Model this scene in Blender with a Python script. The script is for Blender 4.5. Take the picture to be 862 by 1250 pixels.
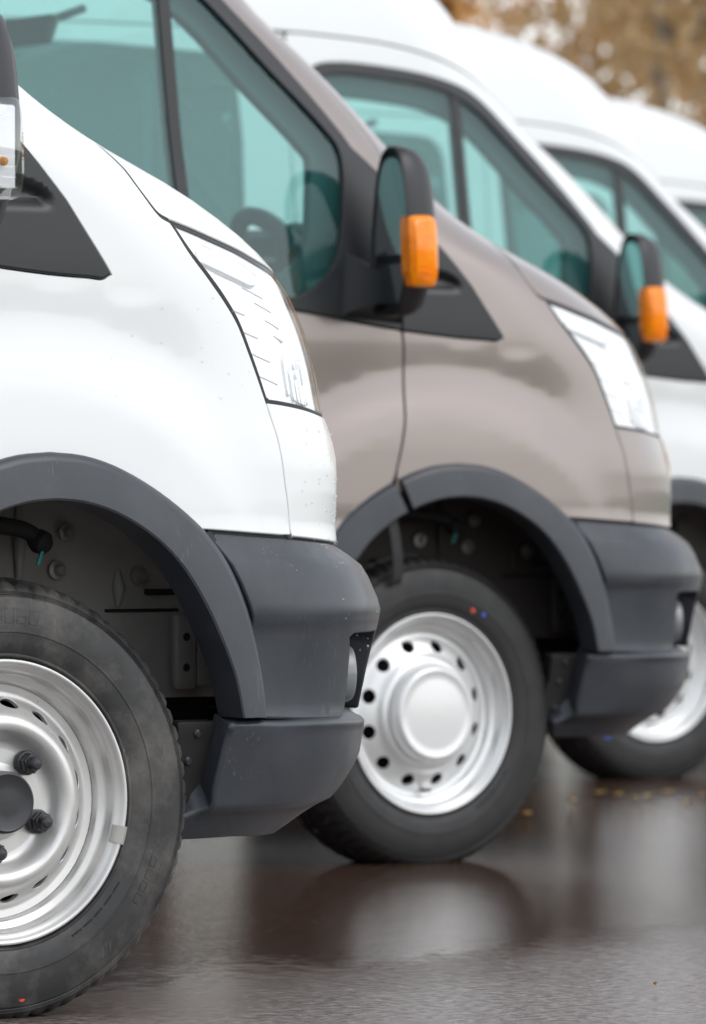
import bpy, bmesh, math, random
import numpy as np
from mathutils import Vector, Matrix
from mathutils.geometry import delaunay_2d_cdt

scene = bpy.context.scene
for _o in list(bpy.data.objects):
    bpy.data.objects.remove(_o)
COL = scene.collection
R = math.radians

# ------------------------------------------------------------------ camera
F_PX = 7800.0                       # focal length in photograph pixels (862 x 1250)
TH = R(36.3)                        # the lens looks 36 degrees ahead of square-on to the van sides
CAM_R = np.array([math.cos(TH), -math.sin(TH), 0.0])
CAM_D = np.array([math.sin(TH), math.cos(TH), 0.0])
CAM_C = np.array([-5.443, -9.296, 0.815])
cam_data = bpy.data.cameras.new("camera")
cam = bpy.data.objects.new("camera", cam_data)
COL.objects.link(cam)
cam_data.sensor_fit = 'VERTICAL'
cam_data.sensor_height = 36.0
cam_data.lens = F_PX / 1250.0 * 36.0
cam_data.clip_end = 3000.0
_fw = Vector((math.sin(TH), math.cos(TH), -20.0 / F_PX)).normalized()
cam.location = CAM_C
cam.rotation_euler = _fw.to_track_quat('-Z', 'Y').to_euler()
cam_data.dof.use_dof = True
cam_data.dof.focus_distance = 10.25
cam_data.dof.aperture_fstop = cam_data.lens / 33.0      # 33 mm entrance pupil
cam_data.dof.aperture_blades = 9
scene.camera = cam

# ------------------------------------------------------------------ sky, sun, exposure
SUN_EL, SUN_AZ = R(48), R(150)
world = bpy.data.worlds.new("World")
scene.world = world
world.use_nodes = True
wn, wl = world.node_tree.nodes, world.node_tree.links
wn.clear()
sky = wn.new('ShaderNodeTexSky')
sky.sky_type = 'NISHITA'
sky.sun_disc = False
sky.sun_elevation = SUN_EL
sky.sun_rotation = SUN_AZ
sky.air_density = 1.0
sky.dust_density = 1.0
sky.ozone_density = 1.0
hs = wn.new('ShaderNodeHueSaturation')          # overcast: the cloud deck takes the blue out
hs.inputs['Saturation'].default_value = 0.21
bg = wn.new('ShaderNodeBackground')
bg.inputs['Strength'].default_value = 0.15
wo = wn.new('ShaderNodeOutputWorld')
wl.new(sky.outputs[0], hs.inputs['Color'])
wl.new(hs.outputs[0], bg.inputs['Color'])
wl.new(bg.outputs[0], wo.inputs['Surface'])
sun_d = bpy.data.lights.new("sun", 'SUN')
sun_d.energy = 0.5
sun_d.angle = R(40)
sun_d.color = (1.0, 0.97, 0.93)
sun = bpy.data.objects.new("sun", sun_d)
COL.objects.link(sun)
_sd = Vector((math.sin(SUN_AZ) * math.cos(SUN_EL), math.cos(SUN_AZ) * math.cos(SUN_EL), math.sin(SUN_EL)))
sun.rotation_euler = _sd.to_track_quat('Z', 'Y').to_euler()
sun.location = (0, 0, 30)
vs = scene.view_settings
vs.view_transform = 'Standard'
vs.look = 'None'
vs.gamma = 1.0
vs.use_curve_mapping = False
vs.exposure = 0.77

# ------------------------------------------------------------------ materials
def mat_nodes(name):
    m = bpy.data.materials.new(name)
    m.use_nodes = True
    n, l = m.node_tree.nodes, m.node_tree.links
    n.clear()
    out = n.new('ShaderNodeOutputMaterial')
    return m, n, l, out

def principled(name, col, rough=.5, metal=0., coat=0., coat_r=.05, spec=.5, noise=0., nscale=8., rvar=0.,
               bump=0., bscale=300., dirt=None, dirt_amt=0., dirt_scale=5., detail=6.):
    m, n, l, out = mat_nodes(name)
    b = n.new('ShaderNodeBsdfPrincipled')
    l.new(b.outputs[0], out.inputs['Surface'])
    b.inputs['Base Color'].default_value = (*col, 1)
    b.inputs['Roughness'].default_value = rough
    b.inputs['Metallic'].default_value = metal
    b.inputs['Coat Weight'].default_value = coat
    b.inputs['Coat Roughness'].default_value = coat_r
    b.inputs['Specular IOR Level'].default_value = spec
    tc = n.new('ShaderNodeTexCoord')
    csock = None
    if noise > 0:
        t = n.new('ShaderNodeTexNoise'); t.inputs['Scale'].default_value = nscale; t.inputs['Detail'].default_value = detail
        l.new(tc.outputs['Object'], t.inputs['Vector'])
        r = n.new('ShaderNodeMapRange')
        r.inputs['From Min'].default_value = .3; r.inputs['From Max'].default_value = .7
        r.inputs['To Min'].default_value = 1 - noise; r.inputs['To Max'].default_value = 1 + noise
        l.new(t.outputs['Fac'], r.inputs['Value'])
        mx = n.new('ShaderNodeVectorMath'); mx.operation = 'SCALE'
        mx.inputs[0].default_value = col
        l.new(r.outputs[0], mx.inputs['Scale'])
        csock = mx.outputs[0]
    if dirt is not None:
        t2 = n.new('ShaderNodeTexNoise'); t2.inputs['Scale'].default_value = dirt_scale; t2.inputs['Detail'].default_value = 9
        t2.inputs['Roughness'].default_value = .68
        l.new(tc.outputs['Object'], t2.inputs['Vector'])
        r2 = n.new('ShaderNodeMapRange')
        r2.inputs['From Min'].default_value = .45; r2.inputs['From Max'].default_value = .75
        r2.inputs['To Min'].default_value = 0; r2.inputs['To Max'].default_value = dirt_amt
        l.new(t2.outputs['Fac'], r2.inputs['Value'])
        mx2 = n.new('ShaderNodeMix'); mx2.data_type = 'RGBA'
        l.new(r2.outputs[0], mx2.inputs[0])
        if csock: l.new(csock, mx2.inputs[6])
        else: mx2.inputs[6].default_value = (*col, 1)
        mx2.inputs[7].default_value = (*dirt, 1)
        csock = mx2.outputs[2]
    if csock: l.new(csock, b.inputs['Base Color'])
    if rvar > 0:
        t3 = n.new('ShaderNodeTexNoise'); t3.inputs['Scale'].default_value = nscale * 1.7; t3.inputs['Detail'].default_value = 8
        l.new(tc.outputs['Object'], t3.inputs['Vector'])
        r3 = n.new('ShaderNodeMapRange')
        r3.inputs['From Min'].default_value = .3; r3.inputs['From Max'].default_value = .7
        r3.inputs['To Min'].default_value = rough - rvar; r3.inputs['To Max'].default_value = rough + rvar
        l.new(t3.outputs['Fac'], r3.inputs['Value']); l.new(r3.outputs[0], b.inputs['Roughness'])
    if bump > 0:
        t4 = n.new('ShaderNodeTexNoise'); t4.inputs['Scale'].default_value = bscale; t4.inputs['Detail'].default_value = 3
        l.new(tc.outputs['Object'], t4.inputs['Vector'])
        bp = n.new('ShaderNodeBump'); bp.inputs['Strength'].default_value = bump; bp.inputs['Distance'].default_value = .002
        l.new(t4.outputs['Fac'], bp.inputs['Height']); l.new(bp.outputs[0], b.inputs['Normal'])
    return m

def tinted_glass(name, tint, refl=.04, rough=0.0, top=.92, veil=0., veil_col=(.2, .45, .45)):
    m, n, l, out = mat_nodes(name)
    tr = n.new('ShaderNodeBsdfTransparent'); tr.inputs[0].default_value = (*tint, 1)
    gl = n.new('ShaderNodeBsdfGlossy'); gl.inputs['Roughness'].default_value = rough
    gl.inputs['Color'].default_value = (.95, .98, .98, 1)
    # Schlick reflectance, the same from both faces of the thin sheet
    ge = n.new('ShaderNodeNewGeometry'); dt = n.new('ShaderNodeVectorMath'); dt.operation = 'DOT_PRODUCT'
    l.new(ge.outputs['Incoming'], dt.inputs[0]); l.new(ge.outputs['Normal'], dt.inputs[1])
    ab = n.new('ShaderNodeMath'); ab.operation = 'ABSOLUTE'; l.new(dt.outputs['Value'], ab.inputs[0])
    om = n.new('ShaderNodeMath'); om.operation = 'SUBTRACT'; om.inputs[0].default_value = 1.; l.new(ab.outputs[0], om.inputs[1])
    pw = n.new('ShaderNodeMath'); pw.operation = 'POWER'; pw.inputs[1].default_value = 5.; l.new(om.outputs[0], pw.inputs[0])
    ad = n.new('ShaderNodeMath'); ad.operation = 'MULTIPLY_ADD'; ad.inputs[1].default_value = top - refl; ad.inputs[2].default_value = .04 + refl
    l.new(pw.outputs[0], ad.inputs[0])
    body = tr.outputs[0]
    if veil > 0:                                  # painted haze: reflected and dust-scattered light as a diffuse colour
        df = n.new('ShaderNodeBsdfDiffuse'); df.inputs[0].default_value = (*veil_col, 1)
        fm = n.new('ShaderNodeMixShader'); fm.inputs[0].default_value = veil
        l.new(tr.outputs[0], fm.inputs[1]); l.new(df.outputs[0], fm.inputs[2]); body = fm.outputs[0]
    mx = n.new('ShaderNodeMixShader')
    l.new(ad.outputs[0], mx.inputs[0]); l.new(body, mx.inputs[1]); l.new(gl.outputs[0], mx.inputs[2])
    l.new(mx.outputs[0], out.inputs['Surface'])
    return m

M = {}
M['white'] = principled('white_paint', (.755, .775, .78), .36, coat=.6, coat_r=.06, noise=.012, nscale=2.5)
M['taupe'] = principled('taupe_metallic_paint', (.275, .234, .218), .29, metal=.42, coat=.7, coat_r=.05, noise=.03, nscale=3)
M['plastic'] = principled('grey_moulded_plastic', (.031, .036, .045), .34, noise=.10, nscale=7, rvar=.06, bump=.14, bscale=700,
                          dirt=(.10, .10, .105), dirt_amt=.22, dirt_scale=9)
def add_scratches(m):
    """fine pale scuffs, drawn out upright, in scattered patches"""
    n, l = m.node_tree.nodes, m.node_tree.links; b = [q for q in n if q.type == 'BSDF_PRINCIPLED'][0]
    tc = n.new('ShaderNodeTexCoord'); mp = n.new('ShaderNodeMapping'); mp.inputs['Scale'].default_value = (240, 240, 38); mp.inputs['Rotation'].default_value = (0, .25, 0)
    l.new(tc.outputs['Object'], mp.inputs['Vector'])
    t = n.new('ShaderNodeTexNoise'); t.inputs['Scale'].default_value = 1.; t.inputs['Detail'].default_value = 4; l.new(mp.outputs[0], t.inputs['Vector'])
    p = n.new('ShaderNodeTexNoise'); p.inputs['Scale'].default_value = 8.; p.inputs['Detail'].default_value = 3; l.new(tc.outputs['Object'], p.inputs['Vector'])
    r1 = n.new('ShaderNodeMapRange'); r1.inputs['From Min'].default_value = .60; r1.inputs['From Max'].default_value = .72; l.new(t.outputs['Fac'], r1.inputs['Value'])
    r2 = n.new('ShaderNodeMapRange'); r2.inputs['From Min'].default_value = .54; r2.inputs['From Max'].default_value = .70; r2.inputs['To Max'].default_value = .75; l.new(p.outputs['Fac'], r2.inputs['Value'])
    mu = n.new('ShaderNodeMath'); mu.operation = 'MULTIPLY'; l.new(r1.outputs[0], mu.inputs[0]); l.new(r2.outputs[0], mu.inputs[1])
    mx = n.new('ShaderNodeMix'); mx.data_type = 'RGBA'; l.new(mu.outputs[0], mx.inputs[0]); mx.inputs[7].default_value = (.17, .175, .18, 1)
    old = b.inputs['Base Color'].links[0].from_socket; l.new(old, mx.inputs[6]); l.new(mx.outputs[2], b.inputs['Base Color'])
add_scratches(M['plastic'])
M['black'] = principled('black_trim_plastic', (.013, .014, .017), .38, noise=.08, nscale=9, bump=.04, bscale=900)
M['deep'] = principled('black_underbody', (.012, .012, .012), .8)
M['rubber'] = principled('tyre_rubber', (.018, .0185, .019), .55, noise=.18, nscale=16, rvar=.08, bump=.10, bscale=420,
                         dirt=(.13, .12, .108), dirt_amt=.9, dirt_scale=7)
add_scratches(M['rubber'])
M['rubber_new'] = principled('clean_tyre_rubber', (.013, .0133, .014), .55, noise=.1, nscale=14, rvar=.06, bump=.06, bscale=420)
M['seal_or_gap'] = principled('rubber_and_gap_shade', (.016, .016, .018), .6)  # real rubber seals, and the strips that paint shade into the panel gaps
M['steel'] = principled('silver_painted_steel', (.60, .60, .59), .33, metal=.55, noise=.06, nscale=9, rvar=.06,
                        dirt=(.36, .32, .28), dirt_amt=.35, dirt_scale=6)
M['steel_new'] = principled('silver_wheel_paint', (.70, .71, .71), .30, metal=.45, noise=.03, nscale=9)
M['cap'] = principled('silver_plastic_cap', (.74, .75, .75), .30, metal=.25, coat=.3)
M['nut'] = principled('black_nut_cap', (.022, .023, .027), .38, bump=.03, bscale=700)
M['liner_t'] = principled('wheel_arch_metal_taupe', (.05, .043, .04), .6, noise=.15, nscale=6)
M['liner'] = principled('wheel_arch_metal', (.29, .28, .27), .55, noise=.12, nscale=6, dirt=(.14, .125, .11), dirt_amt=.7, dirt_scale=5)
M['liner2'] = principled('wheel_arch_liner', (.009, .009, .0095), .7)
M['glass'] = tinted_glass('tinted_window_glass', (.52, .83, .80), .015, veil=.09, veil_col=(.10, .46, .44))
M['glass_d'] = tinted_glass('privacy_window_glass', (.26, .48, .47), .04, veil=.12, veil_col=(.07, .30, .29))
M['screen'] = tinted_glass('windscreen_glass', (.72, .91, .88), .02, veil=.06, veil_col=(.2, .5, .48))
M['lens'] = tinted_glass('clear_lens', (.985, .99, .99), .0, top=.45)
M['mirror'] = principled('mirror_glass', (.78, .86, .86), .02, metal=1.0)
M['chrome'] = principled('chrome_reflector', (.92, .92, .93), .07, metal=1.0)
M['hl_white'] = principled('lamp_housing', (.90, .91, .93), .35, metal=.0)
M['dark_line'] = principled('lamp_line', (.66, .66, .69), .4)
M['amber'] = principled('amber_lens', (1.0, .235, .0), .20, coat=.4, spec=.3, dirt=(1.0, .42, .01), dirt_amt=.7, dirt_scale=45.)
M['ind_lens'] = tinted_glass('clear_indicator_cover', (.90, .91, .92), .10)
M['clear_ind'] = principled('clear_indicator_lens', (.80, .81, .82), .10, coat=1., metal=.15)
M['bulb'] = principled('amber_bulb', (.75, .28, .05), .2)
M['cabin'] = principled('cabin_plastic', (.055, .06, .065), .5)
M['wheel_rim'] = principled('steering_wheel_grip', (.16, .17, .18), .4)
M['cabin_l'] = principled('cabin_light_trim', (.30, .31, .31), .65)
M['fabric'] = principled('seat_fabric', (.05, .055, .062), .9, bump=.2, bscale=200)
M['redpaint'] = principled('red_paint_dot', (.65, .06, .03), .5)
M['bluepaint'] = principled('blue_paint_dot', (.04, .10, .55), .5)
M['weight'] = principled('wheel_weight_metal', (.42, .41, .38), .5, metal=.4)
M['teal'] = principled('teal_tag', (.02, .30, .27), .5)
M['water'] = tinted_glass('water_drop', (.93, .95, .96), .06)
M['fogring'] = principled('fog_lamp_ring', (.20, .21, .22), .35, coat=.4)
M['zinc'] = principled('zinc_bolt', (.40, .39, .36), .45, metal=.7)

# ------------------------------------------------------------------ mesh helpers
def link(name, me, mat=None, parent=None):
    o = bpy.data.objects.new(name, me)
    COL.objects.link(o)
    if mat is not None:
        me.materials.append(M[mat] if isinstance(mat, str) else mat)
    if parent is not None:
        o.parent = parent
    return o

def mesh_of(name, V, Fs, normals=None, sharp=40, smooth=True):
    me = bpy.data.meshes.new(name)
    me.from_pydata([tuple(map(float, v)) for v in V], [], [tuple(int(i) for i in f) for f in Fs])
    me.update()
    if smooth:
        me.polygons.foreach_set('use_smooth', [True] * len(me.polygons))
        if normals is not None:
            me.normals_split_custom_set_from_vertices([tuple(map(float, q)) for q in normals])
        elif sharp:
            me.set_sharp_from_angle(angle=R(sharp))
    return me

class MB:
    """collects simple shapes into one mesh"""
    def __init__(s): s.V, s.F = [], []
    def add(s, V, Fs):
        k = len(s.V); s.V += [tuple(v) for v in V]; s.F += [tuple(i + k for i in f) for f in Fs]; return s
    def box(s, c, d, bev=0., rot=None):
        bm = bmesh.new(); bmesh.ops.create_cube(bm, size=1)
        bmesh.ops.scale(bm, vec=d, verts=bm.verts)
        if bev > 0: bmesh.ops.bevel(bm, geom=list(bm.edges), offset=bev, segments=3, profile=.5, affect='EDGES')
        if rot is not None: bmesh.ops.transform(bm, matrix=rot.to_4x4(), verts=bm.verts)
        bmesh.ops.translate(bm, vec=c, verts=bm.verts)
        bm.verts.index_update()
        s.add([v.co[:] for v in bm.verts], [[v.index for v in f.verts] for f in bm.faces]); bm.free(); return s
    def tube(s, pts, rad, seg=10, cap=True):
        pts = [Vector(p) for p in pts]; n = len(pts)
        rad = [rad] * n if not hasattr(rad, '__len__') else rad
        V, Fs = [], []; up = None
        for i, p in enumerate(pts):
            t = (pts[min(i + 1, n - 1)] - pts[max(i - 1, 0)]).normalized()
            if up is None: up = t.orthogonal().normalized()
            up = (up - t * up.dot(t)).normalized(); w = t.cross(up)
            for k in range(seg):
                a = 2 * math.pi * k / seg
                V.append((p + (up * math.cos(a) + w * math.sin(a)) * rad[i])[:])
        for i in range(n - 1):
            for k in range(seg):
                k2 = (k + 1) % seg
                Fs.append((i * seg + k, i * seg + k2, (i + 1) * seg + k2, (i + 1) * seg + k))
        if cap:
            Fs.append(tuple(range(seg))[::-1]); Fs.append(tuple((n - 1) * seg + k for k in range(seg)))
        return s.add(V, Fs)
    def lathe(s, prof, seg=48, origin=(0, 0, 0), axis=(0, -1, 0), closed=False):
        """prof: (radius, offset along axis)"""
        ax = Vector(axis).normalized(); e1 = ax.orthogonal().normalized(); e2 = ax.cross(e1); o = Vector(origin)
        V = [(o + (e1 * math.cos(2 * math.pi * k / seg) + e2 * math.sin(2 * math.pi * k / seg)) * r_ + ax * w)[:]
             for (r_, w) in prof for k in range(seg)]
        Fs = []; n = len(prof)
        for i in range(n - 1 if not closed else n):
            j = (i + 1) % n
            for k in range(seg):
                k2 = (k + 1) % seg
                Fs.append((i * seg + k, i * seg + k2, j * seg + k2, j * seg + k))
        return s.add(V, Fs)
    def loft(s, rings, caps=True):
        n = len(rings[0]); V = [p for r_ in rings for p in r_]; Fs = []
        for i in range(len(rings) - 1):
            for k in range(n):
                k2 = (k + 1) % n
                Fs.append((i * n + k, i * n + k2, (i + 1) * n + k2, (i + 1) * n + k))
        if caps:
            Fs.append(tuple(range(n))[::-1]); Fs.append(tuple((len(rings) - 1) * n + k for k in range(n)))
        return s.add(V, Fs)
    def build(s, name, mat, parent=None, sharp=40, fix=True):
        me = mesh_of(name, s.V, s.F, sharp=None)
        if fix:
            bm = bmesh.new(); bm.from_mesh(me); bmesh.ops.recalc_face_normals(bm, faces=bm.faces); bm.to_mesh(me); bm.free()
        me.polygons.foreach_set('use_smooth', [True] * len(me.polygons))
        me.set_sharp_from_angle(angle=R(sharp))
        return link(name, me, mat, parent)

def catmull(pts, n=8):
    P = [np.array(p, float) for p in pts]; out = []
    for i in range(len(P) - 1):
        a = P[i - 1] if i > 0 else 2 * P[i] - P[i + 1]; b, c = P[i], P[i + 1]
        d = P[i + 2] if i + 2 < len(P) else 2 * P[i + 1] - P[i]
        t0 = 0; t1 = max(np.linalg.norm(b - a), 1e-6) ** .5; t2 = t1 + max(np.linalg.norm(c - b), 1e-6) ** .5; t3 = t2 + max(np.linalg.norm(d - c), 1e-6) ** .5
        for k in range(n):
            t = t1 + (t2 - t1) * k / n
            A1 = (t1 - t) / (t1 - t0) * a + (t - t0) / (t1 - t0) * b
            A2 = (t2 - t) / (t2 - t1) * b + (t - t1) / (t2 - t1) * c
            A3 = (t3 - t) / (t3 - t2) * c + (t - t2) / (t3 - t2) * d
            B1 = (t2 - t) / (t2 - t0) * A1 + (t - t0) / (t2 - t0) * A2
            B2 = (t3 - t) / (t3 - t1) * A2 + (t - t1) / (t3 - t1) * A3
            out.append((t2 - t) / (t2 - t1) * B1 + (t - t1) / (t2 - t1) * B2)
    out.append(P[-1])
    return [tuple(p) for p in out]

def resample(poly, step):
    out = []; n = len(poly)
    for i in range(n):
        a = np.array(poly[i], float); b = np.array(poly[(i + 1) % n], float)
        L = np.linalg.norm(b - a)
        if L < 1e-5: continue
        k = max(1, int(math.ceil(L / step)))
        for j in range(k): out.append(tuple(a + (b - a) * j / k))
    return out

def inset(poly, g):
    P = np.array(poly); n = len(P)
    area = np.sum(P[:, 0] * np.roll(P[:, 1], -1) - np.roll(P[:, 0], -1) * P[:, 1])
    sgn = 1 if area > 0 else -1
    e = np.roll(P, -1, 0) - P; e /= np.maximum(np.linalg.norm(e, axis=1, keepdims=True), 1e-9)
    nn = np.stack([-e[:, 1], e[:, 0]], 1) * sgn
    m = nn + np.roll(nn, 1, 0); m /= np.maximum(np.linalg.norm(m, axis=1, keepdims=True), 1e-9)
    c = np.clip((m * nn).sum(1), .45, 1)
    return [tuple(p) for p in (P + m * (g / c)[:, None])]

def inside(pts, loops):
    r_ = np.zeros(len(pts), bool); x, y = pts[:, 0], pts[:, 1]
    for lp in loops:
        A = np.array(lp); B = np.roll(A, -1, 0)
        for (x0, y0), (x1, y1) in zip(A, B):
            if y0 == y1: continue
            c = ((y0 > y) != (y1 > y)) & (x < (x1 - x0) * (y - y0) / (y1 - y0) + x0)
            r_ ^= c
    return r_

def triangulate(loops, grid, keepout=.45):
    A = np.concatenate([np.array(l) for l in loops]); lo, hi = A.min(0), A.max(0)
    gx, gy = np.meshgrid(np.arange(lo[0] + grid / 2, hi[0], grid), np.arange(lo[1] + grid / 2, hi[1], grid))
    gx = gx + (np.arange(gx.shape[0]) % 2)[:, None] * grid * .5
    G = np.stack([gx.ravel(), gy.ravel()], 1)
    G = G[inside(G, loops)]
    if len(G):
        keep = np.ones(len(G), bool)
        for i in range(0, len(A), 64):
            dd = np.linalg.norm(G[:, None] - A[None, i:i + 64], axis=2).min(1)
            keep &= dd > grid * keepout
        G = G[keep]
    verts = [Vector(p) for l in loops for p in l] + [Vector(p) for p in G]
    edges = []; k = 0
    for l in loops:
        n = len(l); edges += [(k + i, k + (i + 1) % n) for i in range(n)]; k += n
    v2, _, f2, _, _, _ = delaunay_2d_cdt(verts, edges, [], 0, 1e-7)
    V = np.array([(p.x, p.y) for p in v2]); T = np.array([f for f in f2 if len(f) == 3])
    cen = V[T].mean(1); T = T[inside(cen, loops)]
    a = V[T]; cr = (a[:, 1, 0] - a[:, 0, 0]) * (a[:, 2, 1] - a[:, 0, 1]) - (a[:, 1, 1] - a[:, 0, 1]) * (a[:, 2, 0] - a[:, 0, 0])
    T = T[np.abs(cr) > 1e-12]; cr = cr[np.abs(cr) > 1e-12]
    T[cr < 0] = T[cr < 0][:, ::-1]
    used = np.unique(T); mp = -np.ones(len(V), int); mp[used] = np.arange(len(used))
    return V[used], mp[T]

def add_lip(P, N, T, depth, rad, skip=None):
    """rounded turned-in edge along every open boundary"""
    ec = {}
    for t in T:
        for i in range(3):
            a, b = int(t[i]), int(t[(i + 1) % 3]); ec[(a, b)] = 1
    bnd = [(a, b) for (a, b) in ec if (b, a) not in ec]
    if skip is not None: bnd = [(a, b) for a, b in bnd if not (skip[a] and skip[b])]
    tan = {}
    for a, b in bnd:
        e = P[b] - P[a]; le = np.linalg.norm(e)
        if le < 1e-9: continue
        e = e / le
        for v in (a, b):
            o = np.cross(e, N[v]); tan[v] = tan.get(v, 0) + o
    V = list(P); NN = list(N); Fs = [tuple(t) for t in T]; idx = {}
    for v, o in tan.items():
        o = o / max(np.linalg.norm(o), 1e-9); n = N[v]
        if skip is not None and skip[v]: o = o * np.array([1, 0, 1]); o /= max(np.linalg.norm(o), 1e-9)
        idx[v] = len(V)
        V += [P[v] + o * rad * .70 - n * rad * .3, P[v] + o * rad - n * rad, P[v] + o * rad * .8 - n * depth]
        NN += [(n + o) / np.linalg.norm(n + o), o, o]
    for a, b in bnd:
        if a not in idx or b not in idx: continue
        ia, ib = idx[a], idx[b]
        Fs += [(b, a, ia, ib), (ib, ia, ia + 1, ib + 1), (ib + 1, ia + 1, ia + 2, ib + 2)]
    return np.array(V), np.array(NN), Fs

# ------------------------------------------------------------------ body surface of the van
# van frame: x forward from the front axle, y to the left, z up from the road; the right side is y < 0
def pchip(xs, ys):
    xs=np.asarray(xs,float); ys=np.asarray(ys,float)
    h=np.diff(xs); dl=np.diff(ys)/h
    m=np.zeros(len(xs)); m[0]=dl[0]; m[-1]=dl[-1]
    for i in range(1,len(xs)-1):
        if dl[i-1]*dl[i]>0:
            w1=2*h[i]+h[i-1]; w2=h[i]+2*h[i-1]
            m[i]=(w1+w2)/(w1/dl[i-1]+w2/dl[i])
    def f(x):
        x=np.clip(np.asarray(x,float),xs[0],xs[-1])
        k=np.clip(np.searchsorted(xs,x)-1,0,len(xs)-2)
        t=(x-xs[k])/h[k]
        return ((2*t**3-3*t**2+1)*ys[k]+(t**3-2*t**2+t)*h[k]*m[k]
                +(-2*t**3+3*t**2)*ys[k+1]+(t**3-t**2)*h[k]*m[k+1])
    return f
# plan outline of the body at each height: nose x, half width, corner length, corner exponent
XF=pchip([.22,.255,.30,.343,.39,.448,.52,.575,.59,.614,.655,.689,.709,.725,.76,.797,.851,.892,.932,1.013,1.08,1.147,1.189,1.226,1.272,1.316,1.348,1.384,1.421,1.462,1.568,1.756,1.897,2.05,2.13,2.22,2.30,2.36,2.41,2.45,2.48,2.505,2.52],
         [.80,.863,.923,.972,1.004,1.014,1.03,1.046,1.05,1.052,1.036,1.016,.990,.972,.972,.974,.974,.966,.950,.931,.905,.864,.821,.770,.689,.588,.504,.420,.345,.275,.144,-.069,-.233,-.330,-.372,-.425,-.505,-.605,-.735,-.90,-1.11,-1.42,-1.9])
WD=pchip([.22,.26,.296,.306,.335,.40,.445,.46,.57,.594,.606,.62,.66,.69,.715,.735,.746,.758,.80,.90,1.0,1.15,1.25,1.35,1.5,1.7,1.9,2.1,2.25,2.36,2.43,2.48,2.51,2.52],
         [.90,.925,.952,.960,.966,.982,.992,.990,.995,.998,1.003,1.005,1.003,.999,.995,.991,.989,.988,.988,.988,.986,.992,.988,.980,.962,.942,.922,.898,.87,.84,.80,.74,.64,.52])
LC=pchip([.22,.30,.45,.6,1.1,1.25,1.35,1.5,1.7,1.9,2.1,2.3,2.45,2.52],[.5,.52,.6,.62,.62,.58,.52,.45,.42,.42,.45,.5,.6,.7])
NC=pchip([.22,1.25,1.35,1.5,1.7,1.9,2.1,2.3,2.45,2.52],[2.3,2.3,2.4,2.6,2.8,2.8,2.7,2.5,2.3,2.2])
def sstep(a,b,x):
    t=np.clip((x-a)/(b-a),0,1); return t*t*(3-2*t)
def bump(x,y,z):
    side=sstep(-.55,-.8,y)*1.0
    rho=np.sqrt((x-.02)**2+(z-.40)**2*.92)
    b=.025*sstep(.67,.535,rho)*sstep(.50,.26,x)*sstep(.56,.78,z)
    b=b*sstep(2.0,.9,np.abs(x))
    # shallow crease running forward from the tip of the black trim
    zc=1.128-.16*(x-.18)
    b=b+.0015*sstep(zc+.008,zc-.014,z)*sstep(zc-.16,zc-.03,z)*sstep(-.1,.15,x)*sstep(.34,.2,x)
    return b*side
def base(s,z):
    s=np.asarray(s,float); z=np.asarray(z,float)
    xf=XF(z); W=WD(z); L=LC(z); n=NC(z); xs=xf-L
    lo=s.copy()*1.0; hi=np.maximum(xf,s)
    for _ in range(44):
        m=(lo+hi)/2
        F=(np.maximum(m-xs,0)/L)**n+(np.maximum(m-s,0)/W)**n-1
        lo=np.where(F<0,m,lo); hi=np.where(F<0,hi,m)
    x=(lo+hi)/2
    return np.stack([x,s-x,z],-1)
def _nrm(fn,s,z,e=1.5e-3):
    du=fn(s+e,z)-fn(s-e,z); dv=fn(s,z+e)-fn(s,z-e)
    N=np.cross(du,dv); return N/np.maximum(np.linalg.norm(N,axis=-1,keepdims=True),1e-12)
def disp(s,z):
    P=base(s,z); N=_nrm(base,s,z)
    return P+N*bump(P[...,0],P[...,1],P[...,2])[...,None]
def surface(s,z,off=0.0):
    s=np.asarray(s,float); z=np.asarray(z,float)
    P=disp(s,z); N=_nrm(disp,s,z)
    return P+N*(np.asarray(off)[...,None] if np.ndim(off) else off), N
V_OF_Z = pchip([.0, 2.3, 2.36, 2.41, 2.45, 2.48, 2.505, 2.52], [.0, 2.3, 2.40, 2.53, 2.68, 2.86, 3.08, 3.35])
_zz = np.concatenate([np.linspace(0, 2.3, 400), np.linspace(2.3, 2.52, 600)[1:]]); _vv = V_OF_Z(_zz)
Z_OF_V = lambda v: np.interp(v, _vv, _zz)

def body_map(s, v, off=0.):
    z = Z_OF_V(v)
    mid = s >= XF(z) - 1e-5
    sn = np.minimum(s, XF(z) - .004)
    P0 = disp(np.minimum(s, XF(z)), z)
    N = _nrm(disp, sn, z)
    N[mid, 1] = 0
    N /= np.linalg.norm(N, axis=1, keepdims=True)
    P0[mid, 1] = 0
    o = off(s, z) if callable(off) else off
    if callable(off):                        # relief: recompute the normals of the raised surface
        def g(a, b):
            p = disp(a, b); n = _nrm(disp, a, b); return p + n * off(a, b)[:, None]
        N2 = _nrm(g, sn, z, 1e-3); N2[mid, 1] = 0
        P = P0 + N * np.asarray(o)[:, None]
        return P, N2 / np.linalg.norm(N2, axis=1, keepdims=True), mid
    return P0 + N * o, N, mid

def mirror_y(V, NN, Fs):
    V2 = np.array(V) * np.array([1, -1, 1]); N2 = np.array(NN) * np.array([1, -1, 1])
    return V2, N2, [tuple(f[::-1]) for f in Fs]

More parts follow.
